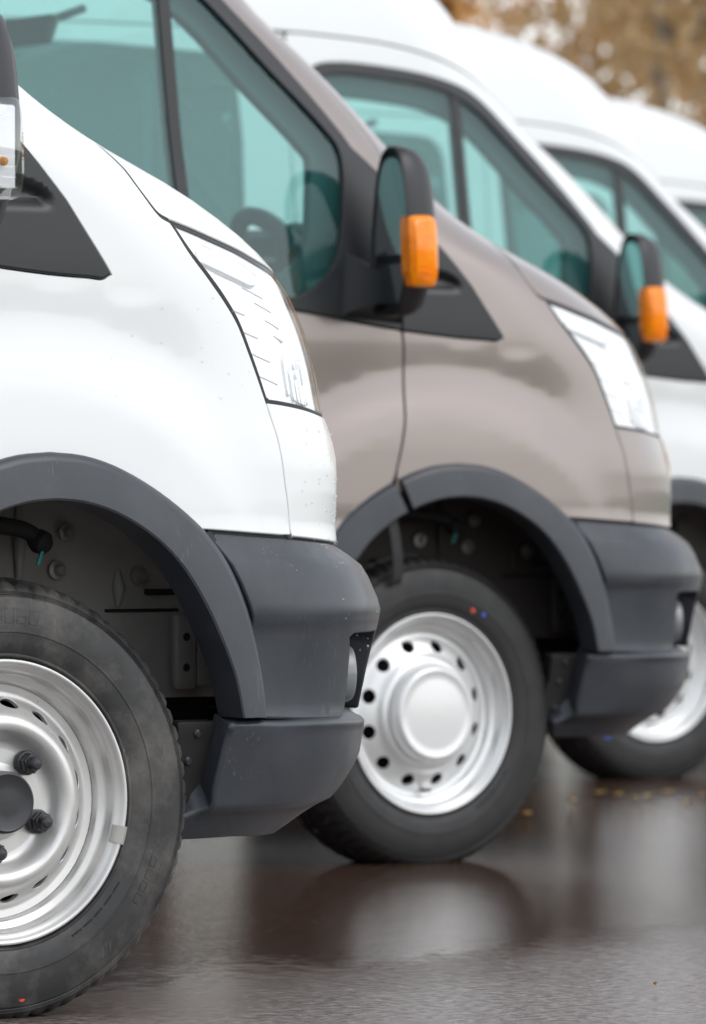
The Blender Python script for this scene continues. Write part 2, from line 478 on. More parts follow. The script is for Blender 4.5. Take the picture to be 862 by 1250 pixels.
def panel(name, poly, mat, parent, holes=(), grid=.025, off=0., gap=.0045, depth=.025, rad=.003, both=True, centre=False):
    """a body panel cut from the surface; poly in (s, z).  centre=True: the panel crosses the middle of the van.
    Returns the right-hand (or whole) object and the left-hand one."""
    def conv(pl, g):
        q = [(a, float(V_OF_Z(b))) for a, b in pl]
        q = resample(q, grid * .6)
        return inset(q, g) if g else q
    if centre:                                # do not inset the middle edge
        q = np.array(conv(poly, gap))
        raw = np.array(resample([(a, float(V_OF_Z(b))) for a, b in poly], grid * .6))
        zz = Z_OF_V(raw[:, 1]); m = raw[:, 0] >= XF(zz) - 2e-3
        q[m, 0] = 9; zq = Z_OF_V(q[:, 1]); q[m, 0] = XF(zq)[m]
        loops = [[tuple(p) for p in q]]
    else:
        loops = [conv(poly, gap)]
    loops += [conv(h, -gap) for h in holes]
    UV, T = triangulate(loops, grid)
    P, N, mid = body_map(UV[:, 0], UV[:, 1], off)
    if not centre: mid = np.zeros(len(P), bool)
    V, NN, Fs = add_lip(P, N, T, depth, rad, mid if centre else None)
    if centre:
        V2, N2, F2 = mirror_y(V, NN, Fs); k = len(V)
        V = np.concatenate([V, V2]); NN = np.concatenate([NN, N2]); Fs = list(Fs) + [tuple(i + k for i in f) for f in F2]
        return link(name, mesh_of(name, V, Fs, NN), mat, parent), None
    a = link(name, mesh_of(name, V, Fs, NN), mat, parent[0] if isinstance(parent, tuple) else parent)
    b = None
    if both:
        V2, N2, F2 = mirror_y(V, NN, Fs)
        b = link(name, mesh_of(name, V2, F2, N2), mat, parent if not isinstance(parent, tuple) else parent[1])
    return a, b

def s_at_y(z, y):
    W, L, n = WD(z), LC(z), NC(z)
    x = XF(z) - L + L * np.maximum(1 - (abs(y) / W) ** n, 0) ** (1 / n)
    return float(x - abs(y))
def SX(x, z): return float(x - WD(z))
def centre_edge(z0, z1, n=12): return [(float(XF(z)), float(z)) for z in np.linspace(z0, z1, n)]

# ------------------------------------------------------------------ naming helpers
def tag(o, label=None, cat=None, group=None, kind=None):
    if label: o['label'] = label
    if cat: o['category'] = cat
    if group: o['group'] = group
    if kind: o['kind'] = kind
    return o
def empty(name, loc=(0, 0, 0), rz=0.):
    o = bpy.data.objects.new(name, None); COL.objects.link(o)
    o.empty_display_size = .2; o.location = loc; o.rotation_euler = (0, 0, rz); return o

# ------------------------------------------------------------------ setting: wet asphalt, verge
def asphalt_material():
    m, n, l, out = mat_nodes('wet_asphalt')
    b = n.new('ShaderNodeBsdfPrincipled'); l.new(b.outputs[0], out.inputs['Surface'])
    tc = n.new('ShaderNodeTexCoord')
    def noise(scale, det, rough=.55, vec=None):
        t = n.new('ShaderNodeTexNoise'); t.inputs['Scale'].default_value = scale; t.inputs['Detail'].default_value = det
        t.inputs['Roughness'].default_value = rough
        l.new(vec if vec is not None else tc.outputs['Object'], t.inputs['Vector']); return t.outputs['Fac']
    def mrange(v, a, b_, c, d):
        r_ = n.new('ShaderNodeMapRange'); r_.inputs['From Min'].default_value = a; r_.inputs['From Max'].default_value = b_
        r_.inputs['To Min'].default_value = c; r_.inputs['To Max'].default_value = d; l.new(v, r_.inputs['Value']); return r_.outputs[0]
    def math_(op, a, b_):
        q = n.new('ShaderNodeMath'); q.operation = op
        for i, v in enumerate((a, b_)):
            if isinstance(v, (int, float)): q.inputs[i].default_value = v
            else: l.new(v, q.inputs[i])
        return q.outputs[0]
    # standing water lies in the dip under the vans and thins out towards the lane; the same mask places the painted sheen
    dp = n.new('ShaderNodeVectorMath'); dp.operation = 'DOT_PRODUCT'
    l.new(tc.outputs['Object'], dp.inputs[0]); dp.inputs[1].default_value = (.592, .806, 0)
    c0 = float(np.dot(CAM_C[:2], [.592, .806]))
    depth = math_('SUBTRACT', dp.outputs['Value'], c0)
    big = noise(.55, 5, .6)
    dl = n.new('ShaderNodeVectorMath'); dl.operation = 'DOT_PRODUCT'
    l.new(tc.outputs['Object'], dl.inputs[0]); dl.inputs[1].default_value = tuple(CAM_R)
    lat = math_('SUBTRACT', dl.outputs['Value'], float(np.dot(CAM_C, CAM_R)))
    wet = math_('ADD', mrange(math_('SUBTRACT', depth, math_('MULTIPLY', lat, 1.3)), 10.0, 11.7, -.50, .42), math_('MULTIPLY', math_('SUBTRACT', big, .5), 1.3))
    wetm = mrange(math_('ADD', wet, math_('MULTIPLY', math_('SUBTRACT', noise(22, 6, .7), .5), .9)), -.34, .26, 0., 1.)
    fine = noise(260, 3, .6); mid = noise(48, 7, .7)
    col = n.new('ShaderNodeValToRGB')
    col.color_ramp.elements[0].position = .32; col.color_ramp.elements[0].color = (.046, .026, .017, 1)
    col.color_ramp.elements[1].position = .75; col.color_ramp.elements[1].color = (.140, .086, .062, 1)
    l.new(math_('ADD', math_('MULTIPLY', fine, .35), math_('MULTIPLY', mid, .65)), col.inputs['Fac'])
    sheen_col = n.new('ShaderNodeValToRGB')  # paler near strip: sky sheen on the wet surface put into the colour
    sheen_col.color_ramp.elements[0].position = .40; sheen_col.color_ramp.elements[0].color = (.085, .067, .057, 1)
    sheen_col.color_ramp.elements[1].position = .60; sheen_col.color_ramp.elements[1].color = (.44, .395, .38, 1)
    l.new(math_('ADD', math_('MULTIPLY', fine, .35), math_('MULTIPLY', mid, .65)), sheen_col.inputs['Fac'])
    cm = n.new('ShaderNodeMix'); cm.data_type = 'RGBA'; l.new(wetm, cm.inputs[0]); l.new(sheen_col.outputs[0], cm.inputs[6]); l.new(col.outputs[0], cm.inputs[7])
    l.new(cm.outputs[2], b.inputs['Base Color'])
    rg = n.new('ShaderNodeMix'); rg.data_type = 'FLOAT'
    l.new(wetm, rg.inputs[0])
    l.new(mrange(mid, .3, .7, .09, .19), rg.inputs[2]); l.new(mrange(mid, .35, .65, .04, .13), rg.inputs[3])
    l.new(rg.outputs[0], b.inputs['Roughness'])
    b.inputs['Specular IOR Level'].default_value = .7
    b.inputs['IOR'].default_value = 1.4
    bp = n.new('ShaderNodeBump'); bp.inputs['Distance'].default_value = .004
    l.new(mrange(wetm, 0, 1, .6, .07), bp.inputs['Strength'])
    l.new(math_('ADD', math_('MULTIPLY', fine, .6), math_('MULTIPLY', noise(130, 4), .6)), bp.inputs['Height'])
    bq = n.new('ShaderNodeBump'); bq.inputs['Distance'].default_value = .016
    l.new(mrange(wetm, 0, 1, .40, .05), bq.inputs['Strength']); l.new(noise(34, 6, .72), bq.inputs['Height']); l.new(bp.outputs[0], bq.inputs['Normal'])
    # slow ripples of the water film
    bp2 = n.new('ShaderNodeBump'); bp2.inputs['Distance'].default_value = .02; bp2.inputs['Strength'].default_value = .05
    l.new(noise(9, 3), bp2.inputs['Height']); l.new(bq.outputs[0], bp2.inputs['Normal'])
    l.new(bp2.outputs[0], b.inputs['Normal'])
    return m
M['asphalt'] = asphalt_material()
M['grass'] = principled('verge_grass_ground', (.05, .085, .022), .9, noise=.35, nscale=1.2, bump=.6, bscale=60)
M['kerb'] = principled('concrete_kerb', (.30, .29, .28), .8, noise=.12, nscale=9, bump=.2, bscale=200)

g = MB().add([(-400, -400, 0), (600, -400, 0), (600, 600, 0), (-400, 600, 0)], [(0, 1, 2, 3)])
tag(g.build('ground', 'asphalt', fix=False), kind='structure')
# grassed verge on the nose side of the row; the row runs along (0.72, 0.69)
RD = Vector((.716, .698, 0)).normalized(); PD = Vector((RD.y, -RD.x, 0))
def rp(a, p, z=0.): v = RD * a + PD * p; return (v.x, v.y, z)
vg = MB(); _pp = [(4.6, .11), (6.0, .13), (8.0, .16), (10.5, .2), (13, .22), (17, .25), (130, .3)]; _aa = list(range(-120, 261, 20)); _rv = random.Random(2)
_vv2 = [rp(a, p, z + (_rv.uniform(-.12, .12) * min(1, z))) for a in _aa for p, z in _pp]; _n = len(_pp)
vg.add(_vv2, [(i * _n + j, i * _n + j + 1, (i + 1) * _n + j + 1, (i + 1) * _n + j) for i in range(len(_aa) - 1) for j in range(_n - 1)])
tag(vg.build('verge', 'grass', fix=True), kind='structure')
kb = MB()
kb.loft([[rp(a, 4.42, -.02), rp(a, 4.42, .10), rp(a, 4.44, .12), rp(a, 4.58, .12), rp(a, 4.60, .10), rp(a, 4.60, -.02)] for a in (-120, 260)])
tag(kb.build('kerb', 'kerb'), kind='structure')

# ------------------------------------------------------------------ van: outline curves in (s, z), s = x + y
TRIM_R = [(-.808, 1.153), (-.814, 1.162), (-.850, 1.215), (-.883, 1.265), (-.915, 1.305), (-.951, 1.352), (-.995, 1.42), (-1.030, 1.482)]
HOODGAP = catmull([(-.657, 1.239), (-.680, 1.249), (-.692, 1.272), (-.694, 1.30), (-.668, 1.337), (-.60, 1.372), (-.50, 1.398)], 5)
HOODFRONT = catmull([(-.657, 1.239), (-.594, 1.227), (-.517, 1.212), (-.417, 1.196), (-.322, 1.181), (-.15, 1.168), (.1, 1.161), (.36, 1.158)], 5)
HL_LEFT = catmull([(-.657, 1.239), (-.635, 1.194), (-.595, 1.150), (-.557, 1.114), (-.525, 1.080), (-.498, 1.038), (-.474, .997), (-.452, .955)], 4)
HL_BOT = catmull([(-.452, .955), (-.390, .952), (-.287, .946), (-.150, .938), (.0, .934), (.28, .930)], 4)
HL_RIGHT = [(.28, .930), (.36, 1.158)]
FACIA = catmull([(-.452, .955), (-.432, .903), (-.415, .837), (-.399, .785), (-.389, .739)], 4)
BUMPTOP = catmull([(-.628, .748), (-.528, .744), (-.389, .738), (-.247, .732), (-.085, .727), (.3, .724)], 4)
DOORCUT = catmull([(-1.098, .60), (-1.099, .764), (-1.094, .846), (-1.081, .900), (-1.067, .972), (-1.062, 1.062), (-1.064, 1.117), (-1.070, 1.165)], 4)
CUT_UP = catmull([(-1.070, 1.165), (-1.066, 1.22), (-1.056, 1.32), (-1.045, 1.41), (-1.030, 1.482)], 4)
GUTTER = catmull([(-1.030, 1.482), (-1.004, 1.55), (-1.030, 1.63), (-1.115, 1.745), (-1.262, 1.889), (-1.42, 1.985), (-1.58, 2.045), (-1.75, 2.083), (-2.0, 2.104), (-2.2, 2.110)], 5)
BELT = catmull([(-1.070, 1.165), (-1.197, 1.184), (-1.332, 1.204), (-1.5, 1.225), (-1.8, 1.245), (-2.06, 1.252)], 4)
WIN_OUT = catmull([(-2.06, 1.252), (-2.088, 1.275), (-2.094, 1.33), (-2.075, 1.7), (-2.055, 1.965), (-2.03, 2.01), (-1.97, 2.028), (-1.75, 2.018), (-1.6, 1.993), (-1.49, 1.957), (-1.385, 1.883), (-1.259, 1.736), (-1.144, 1.594)], 4)
SAIL_TOP = [(-1.144, 1.594), (-1.128, 1.566), (-1.042, 1.499), (-1.030, 1.482)]
GLASS = catmull([(-1.46, 1.246), (-1.335, 1.236), (-1.286, 1.258), (-1.238, 1.303), (-1.208, 1.367), (-1.184, 1.457), (-1.171, 1.53), (-1.173, 1.566), (-1.192, 1.596),
                 (-1.327, 1.736), (-1.455, 1.877), (-1.53, 1.93), (-1.62, 1.965), (-1.75, 1.985), (-1.95, 1.996), (-2.0, 1.985), (-2.02, 1.95),
                 (-2.05, 1.5), (-2.058, 1.31), (-2.04, 1.283), (-1.98, 1.274), (-1.7, 1.262), (-1.46, 1.246)], 4)[:-1]
WSEDGE_Y = .735
def ws_edge(z0, z1, n=14): return [(s_at_y(z, WSEDGE_Y), float(z)) for z in np.linspace(z0, z1, n)]
ARC_S, = (-.945,)
FL_OUT = [(0, .873), (.06, .868), (.12, .852), (.19, .821), (.26, .779), (.312, .738), (.352, .690), (.384, .630), (.405, .565), (.419, .5), (.425, .452)]
FL_IN = [(0, .797), (.05, .793), (.11, .777), (.174, .746), (.230, .704), (.276, .650), (.317, .584), (.351, .512), (.366, .452)]
def arc_pts(tab, side, n):
    c = np.array(catmull(tab, 12)); d_ = np.r_[0, np.cumsum(np.linalg.norm(np.diff(c, axis=0), axis=1))]
    t = np.linspace(0, d_[-1], n)
    return [(ARC_S + side * float(np.interp(q, d_, c[:, 0])), float(np.interp(q, d_, c[:, 1]))) for q in t]
FL_MID_F = [((a[0] + b[0]) / 2, (a[1] + b[1]) / 2) for a, b in zip(arc_pts(FL_OUT, 1, 24), arc_pts(FL_IN, 1, 24))]
FL_MID_B = [((a[0] + b[0]) / 2, (a[1] + b[1]) / 2) for a, b in zip(arc_pts(FL_OUT, -1, 24), arc_pts(FL_IN, -1, 24))]

def scoop(s, z):
    """hollow below the mirror foot in the black trim"""
    u = np.clip((s + 1.06) / .158, -1, 1)
    top = 1.250 + .052 * np.sqrt(1 - u * u)
    inn = sstep(1.246, 1.276, z) * sstep(top + .012, top - .010, z) * sstep(.999, .82, np.abs(u))
    return .004 - .017 * inn

WINX = -1.37
DOOR_X = -1.20        # rear edge of the front door
def build_van(van):
    """all parts in the van's own frame, right side and left side"""
    P = {}
    # --- front wing
    f_mid = [p for p in FL_MID_F if p[1] > .742]
    rear_mid = [p for p in FL_MID_B if p[0] > -1.098]
    wing = ([(-1.098, float(np.interp(-1.098, [q[0] for q in FL_MID_B][::-1], [q[1] for q in FL_MID_B][::-1])))] +
            [p for p in DOORCUT if p[1] > .86] + catmull([(-1.070, 1.165), (-.922, 1.151), (-.846, 1.147), (-.822, 1.1455), (-.808, 1.153)], 3)[1:-1] +
            TRIM_R + [(-.99, 1.50)] + [(s_at_y(1.50, WSEDGE_Y + .02), 1.50)] + ws_edge(1.48, 1.40, 5) + HOODGAP[::-1][1:] + HL_LEFT[1:] + FACIA[1:] +
            [p for p in BUMPTOP if p[0] < -.40][::-1] + f_mid[::-1] + rear_mid[1:])
    P['wing'] = panel('front_wing', wing, 'white', van, grid=.02)
    # --- bonnet
    hood = HOODFRONT + centre_edge(1.158, 1.392, 16) + [(.2, 1.396), (-.2, 1.40)] + HOODGAP[::-1][:-1]
    P['hood'] = panel('bonnet', hood, 'white', van, grid=.025, gap=.007, centre=True)
    # cowl under the windscreen
    panel('cowl_panel', [(-.49, 1.404), (-.2, 1.404), (.1, 1.40)] + centre_edge(1.398, 1.452, 4) + [(.05, 1.452), (s_at_y(1.455, .72), 1.455)], 'black', van, grid=.03, off=-.01, centre=True)
    # --- headlight: housing, lens
    HL_B2 = [HL_BOT[0]] + [(a, b - .006) for a, b in HL_BOT[1:]]
    hl_poly = [HOODFRONT[0]] + [(a, b + .0105) for a, b in HOODFRONT[2:-1]] + HL_RIGHT[::-1] + HL_B2[::-1][1:-1] + HL_LEFT[::-1][:-1]
    def hl_relief(s, z):
        d_ = -.013
        bowl = np.exp(-(((s + .235) / .075) ** 2 + ((z - 1.02) / .055) ** 2) ** 1.5)
        edge = sstep(0, .045, (s + .66 + (1.239 - z) * -.72))
        zt = np.interp(s, [p[0] for p in HOODFRONT], [p[1] for p in HOODFRONT]); edge = edge * sstep(0, .05, zt - z)
        return d_ * (.6 + .4 * edge) - .012 * bowl
    P['hl'] = panel('headlight', hl_poly, 'hl_white', van, grid=.02, off=hl_relief, gap=.009, depth=.02, rad=.003)
    hl = P['hl']
    panel('lens_cover', hl_poly, 'lens', hl, grid=.02, off=-.001, gap=.0115, depth=.016, rad=.004)
    panel('lamp_seal', inset(resample(hl_poly, .02), .0015), 'seal_or_gap', hl, holes=[inset(resample(hl_poly, .02), .0105)], grid=.012, off=-.0035, gap=0, depth=.03, rad=.001)
    panel('marker_bar', catmull([(-.600, 1.192), (-.56, 1.185), (-.48, 1.171), (-.42, 1.162), (-.405, 1.152), (-.42, 1.146), (-.50, 1.158), (-.565, 1.172), (-.600, 1.180)], 3), 'clear_ind', hl, grid=.012, off=-.0055, gap=0, depth=.03, rad=.005)
    for (s0, z0, ln) in ((-.545, 1.108, .07), (-.515, 1.073, .08), (-.485, 1.037, .09), (-.462, 1.001, .09), (-.46, 1.142, .09), (-.42, 1.118, .08), (-.385, 1.09, .07), (-.355, 1.065, .05)):
        panel('lamp_rib', [(s0, z0), (s0 + ln, z0 - ln * .17), (s0 + ln, z0 - ln * .17 - .0009), (s0, z0 - .0009)], 'dark_line', hl, grid=.012, off=-.0115, gap=0, depth=.006, rad=.0008)
    panel('lamp_rim', catmull([(-.590, 1.215), (-.52, 1.200), (-.43, 1.185), (-.36, 1.165), (-.36, 1.1635), (-.43, 1.1833), (-.52, 1.198), (-.590, 1.2133)], 3), 'dark_line', hl, grid=.012, off=-.0095, gap=0, depth=.006, rad=.0008)
    for (s0, z0, w_, h_) in ((-.300, .962, .012, .050), (-.272, .958, .010, .036), (-.250, .956, .016, .055), (-.225, .955, .008, .030), (-.330, .970, .006, .060), (-.205, .957, .010, .070)):
        panel('lamp_facet', [(s0, z0), (s0 + w_, z0 - .002), (s0 + w_ * .6, z0 + h_), (s0 - w_ * .5, z0 + h_ * .9)], 'clear_ind', hl, grid=.012, off=-.0085, gap=0, depth=.01, rad=.002)
    for sg in (-1, 1):
        bl = MB(); q, nn = surface(np.array([.10]), np.array([1.05])); c = q[0] - nn[0] * .058; ax = nn[0]
        if sg > 0: c = c * [1, -1, 1]; ax = ax * [1, -1, 1]
        bl.lathe([(.0, .045), (.012, .044), (.02, .035), (.022, .0), (.040, .004), (.048, .016), (.052, .024), (.047, .016), (.040, -.002)], 28, c, ax)
        bl.build('reflector', 'chrome', hl[0] if sg < 0 else hl[1])
        continue
        bl = MB(); q, nn = surface(np.array([-.235]), np.array([1.018])); c = q[0] - nn[0] * .046; ax = nn[0]
        if sg > 0: c = c * [1, -1, 1]; ax = ax * [1, -1, 1]
        bl.lathe([(.0, .022), (.006, .020), (.009, .004), (.020, .004), (.030, .012), (.037, .024), (.034, .012)], 24, c, ax)
        bl.build('reflector', 'chrome', hl[0] if sg < 0 else hl[1])
    # --- painted front panel under the lamps
    fac = FACIA[::-1] + HL_BOT[1:] + [(.290, .925), (.315, .79)] + centre_edge(.785, .727, 4) + BUMPTOP[::-1]
    fac = [p for i, p in enumerate(fac) if not (p[0] < -.40 and p[1] < .75)]
    P['facia'] = panel('front_panel', fac, 'white', van, grid=.022, gap=.004, centre=True)
    # --- black strips in the shut lines, standing in for the shade of the gaps
    def ribbon(name, line, parent, w=.012, off=-.010):
        L = np.array(line); e = np.gradient(L, axis=0); e /= np.maximum(np.linalg.norm(e, axis=1, keepdims=True), 1e-9); nn = np.stack([-e[:, 1], e[:, 0]], 1)
        panel(name, [tuple(p) for p in L + nn * w] + [tuple(p) for p in (L - nn * w)[::-1]], 'seal_or_gap', parent, grid=.02, off=off, gap=0, depth=.004, rad=.001)
    ribbon('shut_line_shade', HOODGAP, P['wing'], .0055, -.0008); ribbon('shut_line_shade', DOORCUT, P['wing']); ribbon('shut_line_shade', BUMPTOP, P['wing'])
    ribbon('shut_line_shade', FACIA, P['wing'], .008); ribbon('shut_line_shade', HOODFRONT, P['wing'], .010, -.014)
    ribbon('shut_line_shade', GUTTER[3:], P['wing'], .006, -.0012)
    # --- grille
    gr_poly = [(.322, .80), (.298, .925), (.372, 1.152)] + centre_edge(1.152, .792, 10)
    gr = panel('grille', gr_poly, 'black', van, grid=.03, off=-.035, centre=True)[0]
    for k in range(5):
        z0 = .84 + k * .068
        panel('grille_bar', [(float(s_at_y(z0, .52)), z0), (float(s_at_y(z0 + .022, .52)), z0 + .022)] + centre_edge(z0 + .022, z0, 3), 'plastic', gr, grid=.03, off=-.008, gap=0, centre=True)
    # --- bumper
    bl_ = catmull([(-.616, .744), (-.588, .694), (-.560, .629), (-.536, .563), (-.518, .511), (-.510, .452)], 4)
    bump_poly = ([p for p in BUMPTOP if p[0] > -.615] + centre_edge(.724, .452, 14) + [(.15, .452), (.11, .50), (.09, .565), (.04, .582), (-.215, .582)] +
                 catmull([(-.235, .575), (-.215, .544), (-.205, .491), (-.212, .457), (-.245, .443)], 3) + [(-.404, .446), (-.510, .450)] + bl_[::-1][1:-1])
    def bump_off(s, z): return .002 - .011 * np.clip((z - .700) / .045, 0, 1)
    P['bumper'] = panel('bumper', bump_poly, 'plastic', van, grid=.016, off=bump_off, gap=.003, depth=.045, rad=.005, centre=True)
    bp = P['bumper'][0]
    ribbon('shut_line_shade', [(a - .008, b) for a, b in bl_], P['wing'], .012, -.006)
    low = ([(-.580, .441), (-.525, .440), (-.404, .436), (-.184, .432), (.1, .430)] + centre_edge(.43, .235, 12) + [(.3, .240), (-.1, .246), (-.276, .250), (-.424, .255), (-.555, .256)] +
           catmull([(-.588, .285), (-.560, .303), (-.564, .335), (-.570, .381), (-.574, .412), (-.580, .441)], 3)[:-1])
    def low_off(s, z): return .007 + .004 * sstep(.425, .436, z) - .010 * np.clip((.312 - z) / .020, 0, 1)
    panel('lower_bumper', low, 'plastic', bp, grid=.016, off=low_off, gap=.002, depth=.05, rad=.009, centre=True)
    panel('bumper_pocket', [(-.27, .42), (-.27, .60), (.16, .60), (.20, .42)], 'black', bp, grid=.03, off=-.055, gap=0, both=True)
    for sg in (-1, 1):
        q, nn = surface(np.array([-.125]), np.array([.508])); c = q[0] - nn[0] * .045; ax = np.array([.93, -.36, 0])
        if sg > 0: c = c * [1, -1, 1]; ax = ax * [1, -1, 1]
        fl = MB().lathe([(.047, -.02), (.047, .028), (.044, .034), (.040, .033), (.036, .026), (.0, .030)], 32, c, ax).build('fog_lamp', 'fogring', bp)
        MB().lathe([(.034, .024), (.03, .031), (.015, .035), (.0, .036)], 24, c, ax).build('fog_lens', 'clear_ind', bp)
    # liner flange in front of the wheel with its screws
    fl_ = panel('liner_flange', [(-.655, .44), (-.575, .44), (-.565, .36), (-.57, .30), (-.61, .275), (-.645, .30), (-.635, .38)], 'liner2', van, grid=.02, off=-.030, gap=0, depth=.03)
    for (s0, z0) in ((-.612, .418), (-.612, .375), (-.600, .318)):
        for sg, par in ((-1, fl_[0]), (1, fl_[1])):
            q, nn = surface(np.array([s0]), np.array([z0])); c = q[0] - nn[0] * .029; ax = nn[0]
            if sg > 0: c = c * [1, -1, 1]; ax = ax * [1, -1, 1]
            MB().lathe([(.0, .004), (.005, .0035), (.008, .0)], 12, c, ax).build('screw', 'nut', par)
    # --- wheel arch flares
    def flare(name, side, t0, t1, parent):
        out = []
        for sg in (-1, 1):
            n = 34; O = np.array(arc_pts(FL_OUT, side, n)); I = np.array(arc_pts(FL_IN, side, n))
            k0, k1 = int(t0 * (n - 1)), int(t1 * (n - 1)); O, I = O[k0:k1 + 1], I[k0:k1 + 1]
            def lay(Q):
                x = Q[:, 0] + 1.0; y = -1.016 + .022 * sstep(.08, .52, np.abs(x - .055)); return np.stack([x, y, Q[:, 1]], 1)
            Po, Pi = lay(O), lay(I); No = np.tile(np.array([[0., -1., 0.]]), (len(O), 1))
            rings = []
            for i in range(len(O)):
                L = lambda t: Po[i] * (1 - t) + Pi[i] * t
                N = No[i]
                pts = [L(0) - N * .02, L(0) + N * .002, L(.02) + N * .006, L(.07) + N * .010, L(.15) + N * .0145, L(.20) + N * .0155, L(.94) + N * .020, L(.985) + N * .018, L(1.0) + N * .012, L(1.0) - N * .05, L(.6) - N * .05]
                rings.append([tuple(p * ([1, 1, 1] if sg < 0 else [1, -1, 1])) for p in pts])
            m = MB().loft(rings)
            out.append(m.build(name, 'plastic', parent[0] if sg < 0 else parent[1], sharp=32))
        return out
    nsp = .34
    P['flare'] = flare('arch_flare', 1, 0, 1, P['wing'])
    flare('arch_flare', -1, 0, .27, P['wing'])
    # --- front door
    top = [p for p in GUTTER if p[0] > DOOR_X - WD(p[1]) + .0]
    door = ([p for p in DOORCUT if p[1] > .842] + BELT[1:] + WIN_OUT[1:] + SAIL_TOP[1:] + top[1:] +
            [(SX(DOOR_X, 2.10), 2.104), (SX(DOOR_X, 1.9), 1.9), (SX(DOOR_X, 1.5), 1.5), (SX(DOOR_X, 1.2), 1.2), (SX(DOOR_X, .9), .9), (SX(DOOR_X, .47), .47)] +
            [(FL_MID_B[-1][0], .47)] + [p for p in FL_MID_B[::-1] if p[1] > .48 and p[0] < -1.102])
    P['door'] = panel('front_door', door, 'white', van, grid=.024)
    flare('arch_flare', -1, .30, 1, P['door'])
    win_out = BELT + WIN_OUT[1:] + SAIL_TOP[1:] + CUT_UP[::-1][1:-1]
    panel('window_frame', win_out, 'black', P['door'], holes=[GLASS], grid=.022, off=.001, gap=.003, depth=.03, rad=.003)
    panel('door_glass', inset(resample(GLASS, .02), -.006), 'glass', P['door'], grid=.04, off=-.009, gap=0, depth=.004, rad=.001)
    panel('glass_divider', [(-1.572, 1.985), (-1.546, 1.985), (-1.568, 1.6), (-1.578, 1.25), (-1.604, 1.25), (-1.594, 1.6)], 'black', P['door'], grid=.02, off=-.004, gap=0, depth=.03, rad=.002)
    inner = inset(resample(GLASS, .02), .052)
    panel('inner_frame', inset(resample(GLASS, .02), -.045), 'cabin', P['door'], holes=[inner], grid=.03, off=-.045, gap=0, depth=.03, rad=.003)
    hz = .98
    panel('door_handle', catmull([(SX(-1.13, hz), hz), (SX(-1.11, hz), hz + .022), (SX(-.93, hz), hz + .022), (SX(-.91, hz), hz), (SX(-.93, hz), hz - .022), (SX(-1.11, hz), hz - .022), (SX(-1.13, hz), hz)], 4)[:-1], 'black', P['door'], grid=.02, off=.025, gap=0, depth=.03, rad=.006)
    # --- black trim on the wing, pointing forward
    trim = catmull([(-1.070, 1.165), (-.922, 1.151), (-.846, 1.147), (-.822, 1.1455), (-.808, 1.153)], 4) + TRIM_R[1:] + CUT_UP[::-1][1:-1]
    panel('wing_trim', trim, 'black', P['wing'], grid=.006, off=scoop, gap=.003, depth=.03, rad=.004)
    # --- roof with windscreen pillars
    XB = -4.42
    roof = (GUTTER + [(SX(XB, 2.11), 2.11)] + [(SX(XB, z), z) for z in (2.2, 2.3, 2.4, 2.46, 2.50, 2.519)] + [(-1.92 - 0, 2.5195)] +
            centre_edge(2.5185, 2.04, 22) + [(s_at_y(2.035, .3), 2.035), (s_at_y(2.02, .6), 2.02)] + ws_edge(1.99, 1.51, 16) + [(s_at_y(1.50, WSEDGE_Y + .02), 1.503), (-.99, 1.503)])
    P['roof'] = panel('roof', roof, 'white', van, grid=.034, gap=.008, centre=True)
    th = np.linspace(0, 1, 24); out_ = base(np.linspace(SX(XB, 2.519), float(XF(2.519)), 40), np.full(40, 2.519))
    capv = [tuple(p) for p in out_] + [tuple(p * [1, -1, 1]) for p in out_[::-1][1:]]
    cp = MB().add(capv, [tuple(range(len(capv)))]); cp.build('roof_top', 'white', P['roof'][0], fix=False)
    # --- windscreen
    ws = ws_edge(1.455, 1.985, 16) + [(s_at_y(2.018, .6), 2.018), (s_at_y(2.032, .3), 2.032)] + centre_edge(2.036, 1.455, 14)
    P['screen'] = panel('windscreen', [(a, b) for a, b in ws], 'screen', van, grid=.045, off=-.004, gap=.002, depth=.005, rad=.001, centre=True)
    panel('screen_border', [(s_at_y(z, .73), z) for z in np.linspace(1.47, 1.98, 14)] + [(s_at_y(z, .68), z) for z in np.linspace(1.98, 1.47, 14)], 'seal_or_gap', P['screen'][0], grid=.03, off=-.012, gap=0, depth=.01)
    # --- cargo side behind the door, with the rear arch
    xa = -3.75
    arch = [(xa + .47 * math.cos(a), .40 + .47 * math.sin(a)) for a in np.linspace(.13, math.pi - .13, 26)]
    side = ([(SX(DOOR_X - .001, .47), .47)] + [(SX(DOOR_X - .001, z), z) for z in (.9, 1.2, 1.5, 1.8, 2.0)] + [(-2.0 - .105, 2.105), (SX(-1.5, 2.11), 2.11), (SX(XB, 2.11), 2.11)] +
            [(SX(XB, z), z) for z in (1.8, 1.5, 1.2, .9, .47)] + [(SX(x, z), z) for x, z in arch[::-1]])
    def sw(x0, x1):
        z0, z1 = 1.27, 2.04
        return [(SX(x, z), z) for x, z in catmull([(x0, z0 + .08), (x0, z1 - .08), (x0 - .03, z1 - .02), (x0 - .09, z1), (x1 + .09, z1), (x1 + .03, z1 - .02), (x1, z1 - .08), (x1, z0 + .08), (x1 + .03, z0 + .02), (x1 + .09, z0), (x0 - .09, z0), (x0 - .03, z0 + .02), (x0, z0 + .08)], 3)[:-1]]
    wins = [sw(WINX, -2.72), sw(-2.84, -4.1)]
    sp_ = panel('side_panel', side, 'white', van, holes=wins, grid=.05)
    for w_ in wins:
        panel('side_window', inset(resample(w_, .03), -.004), 'glass_d', sp_, grid=.08, off=-.002, gap=0, depth=.004, rad=.001)
        panel('window_seal', inset(resample(w_, .03), -.003), 'seal_or_gap', sp_, holes=[inset(resample(w_, .03), .022)], grid=.05, off=-.006, gap=0, depth=.006, rad=.001)
    sill = MB()
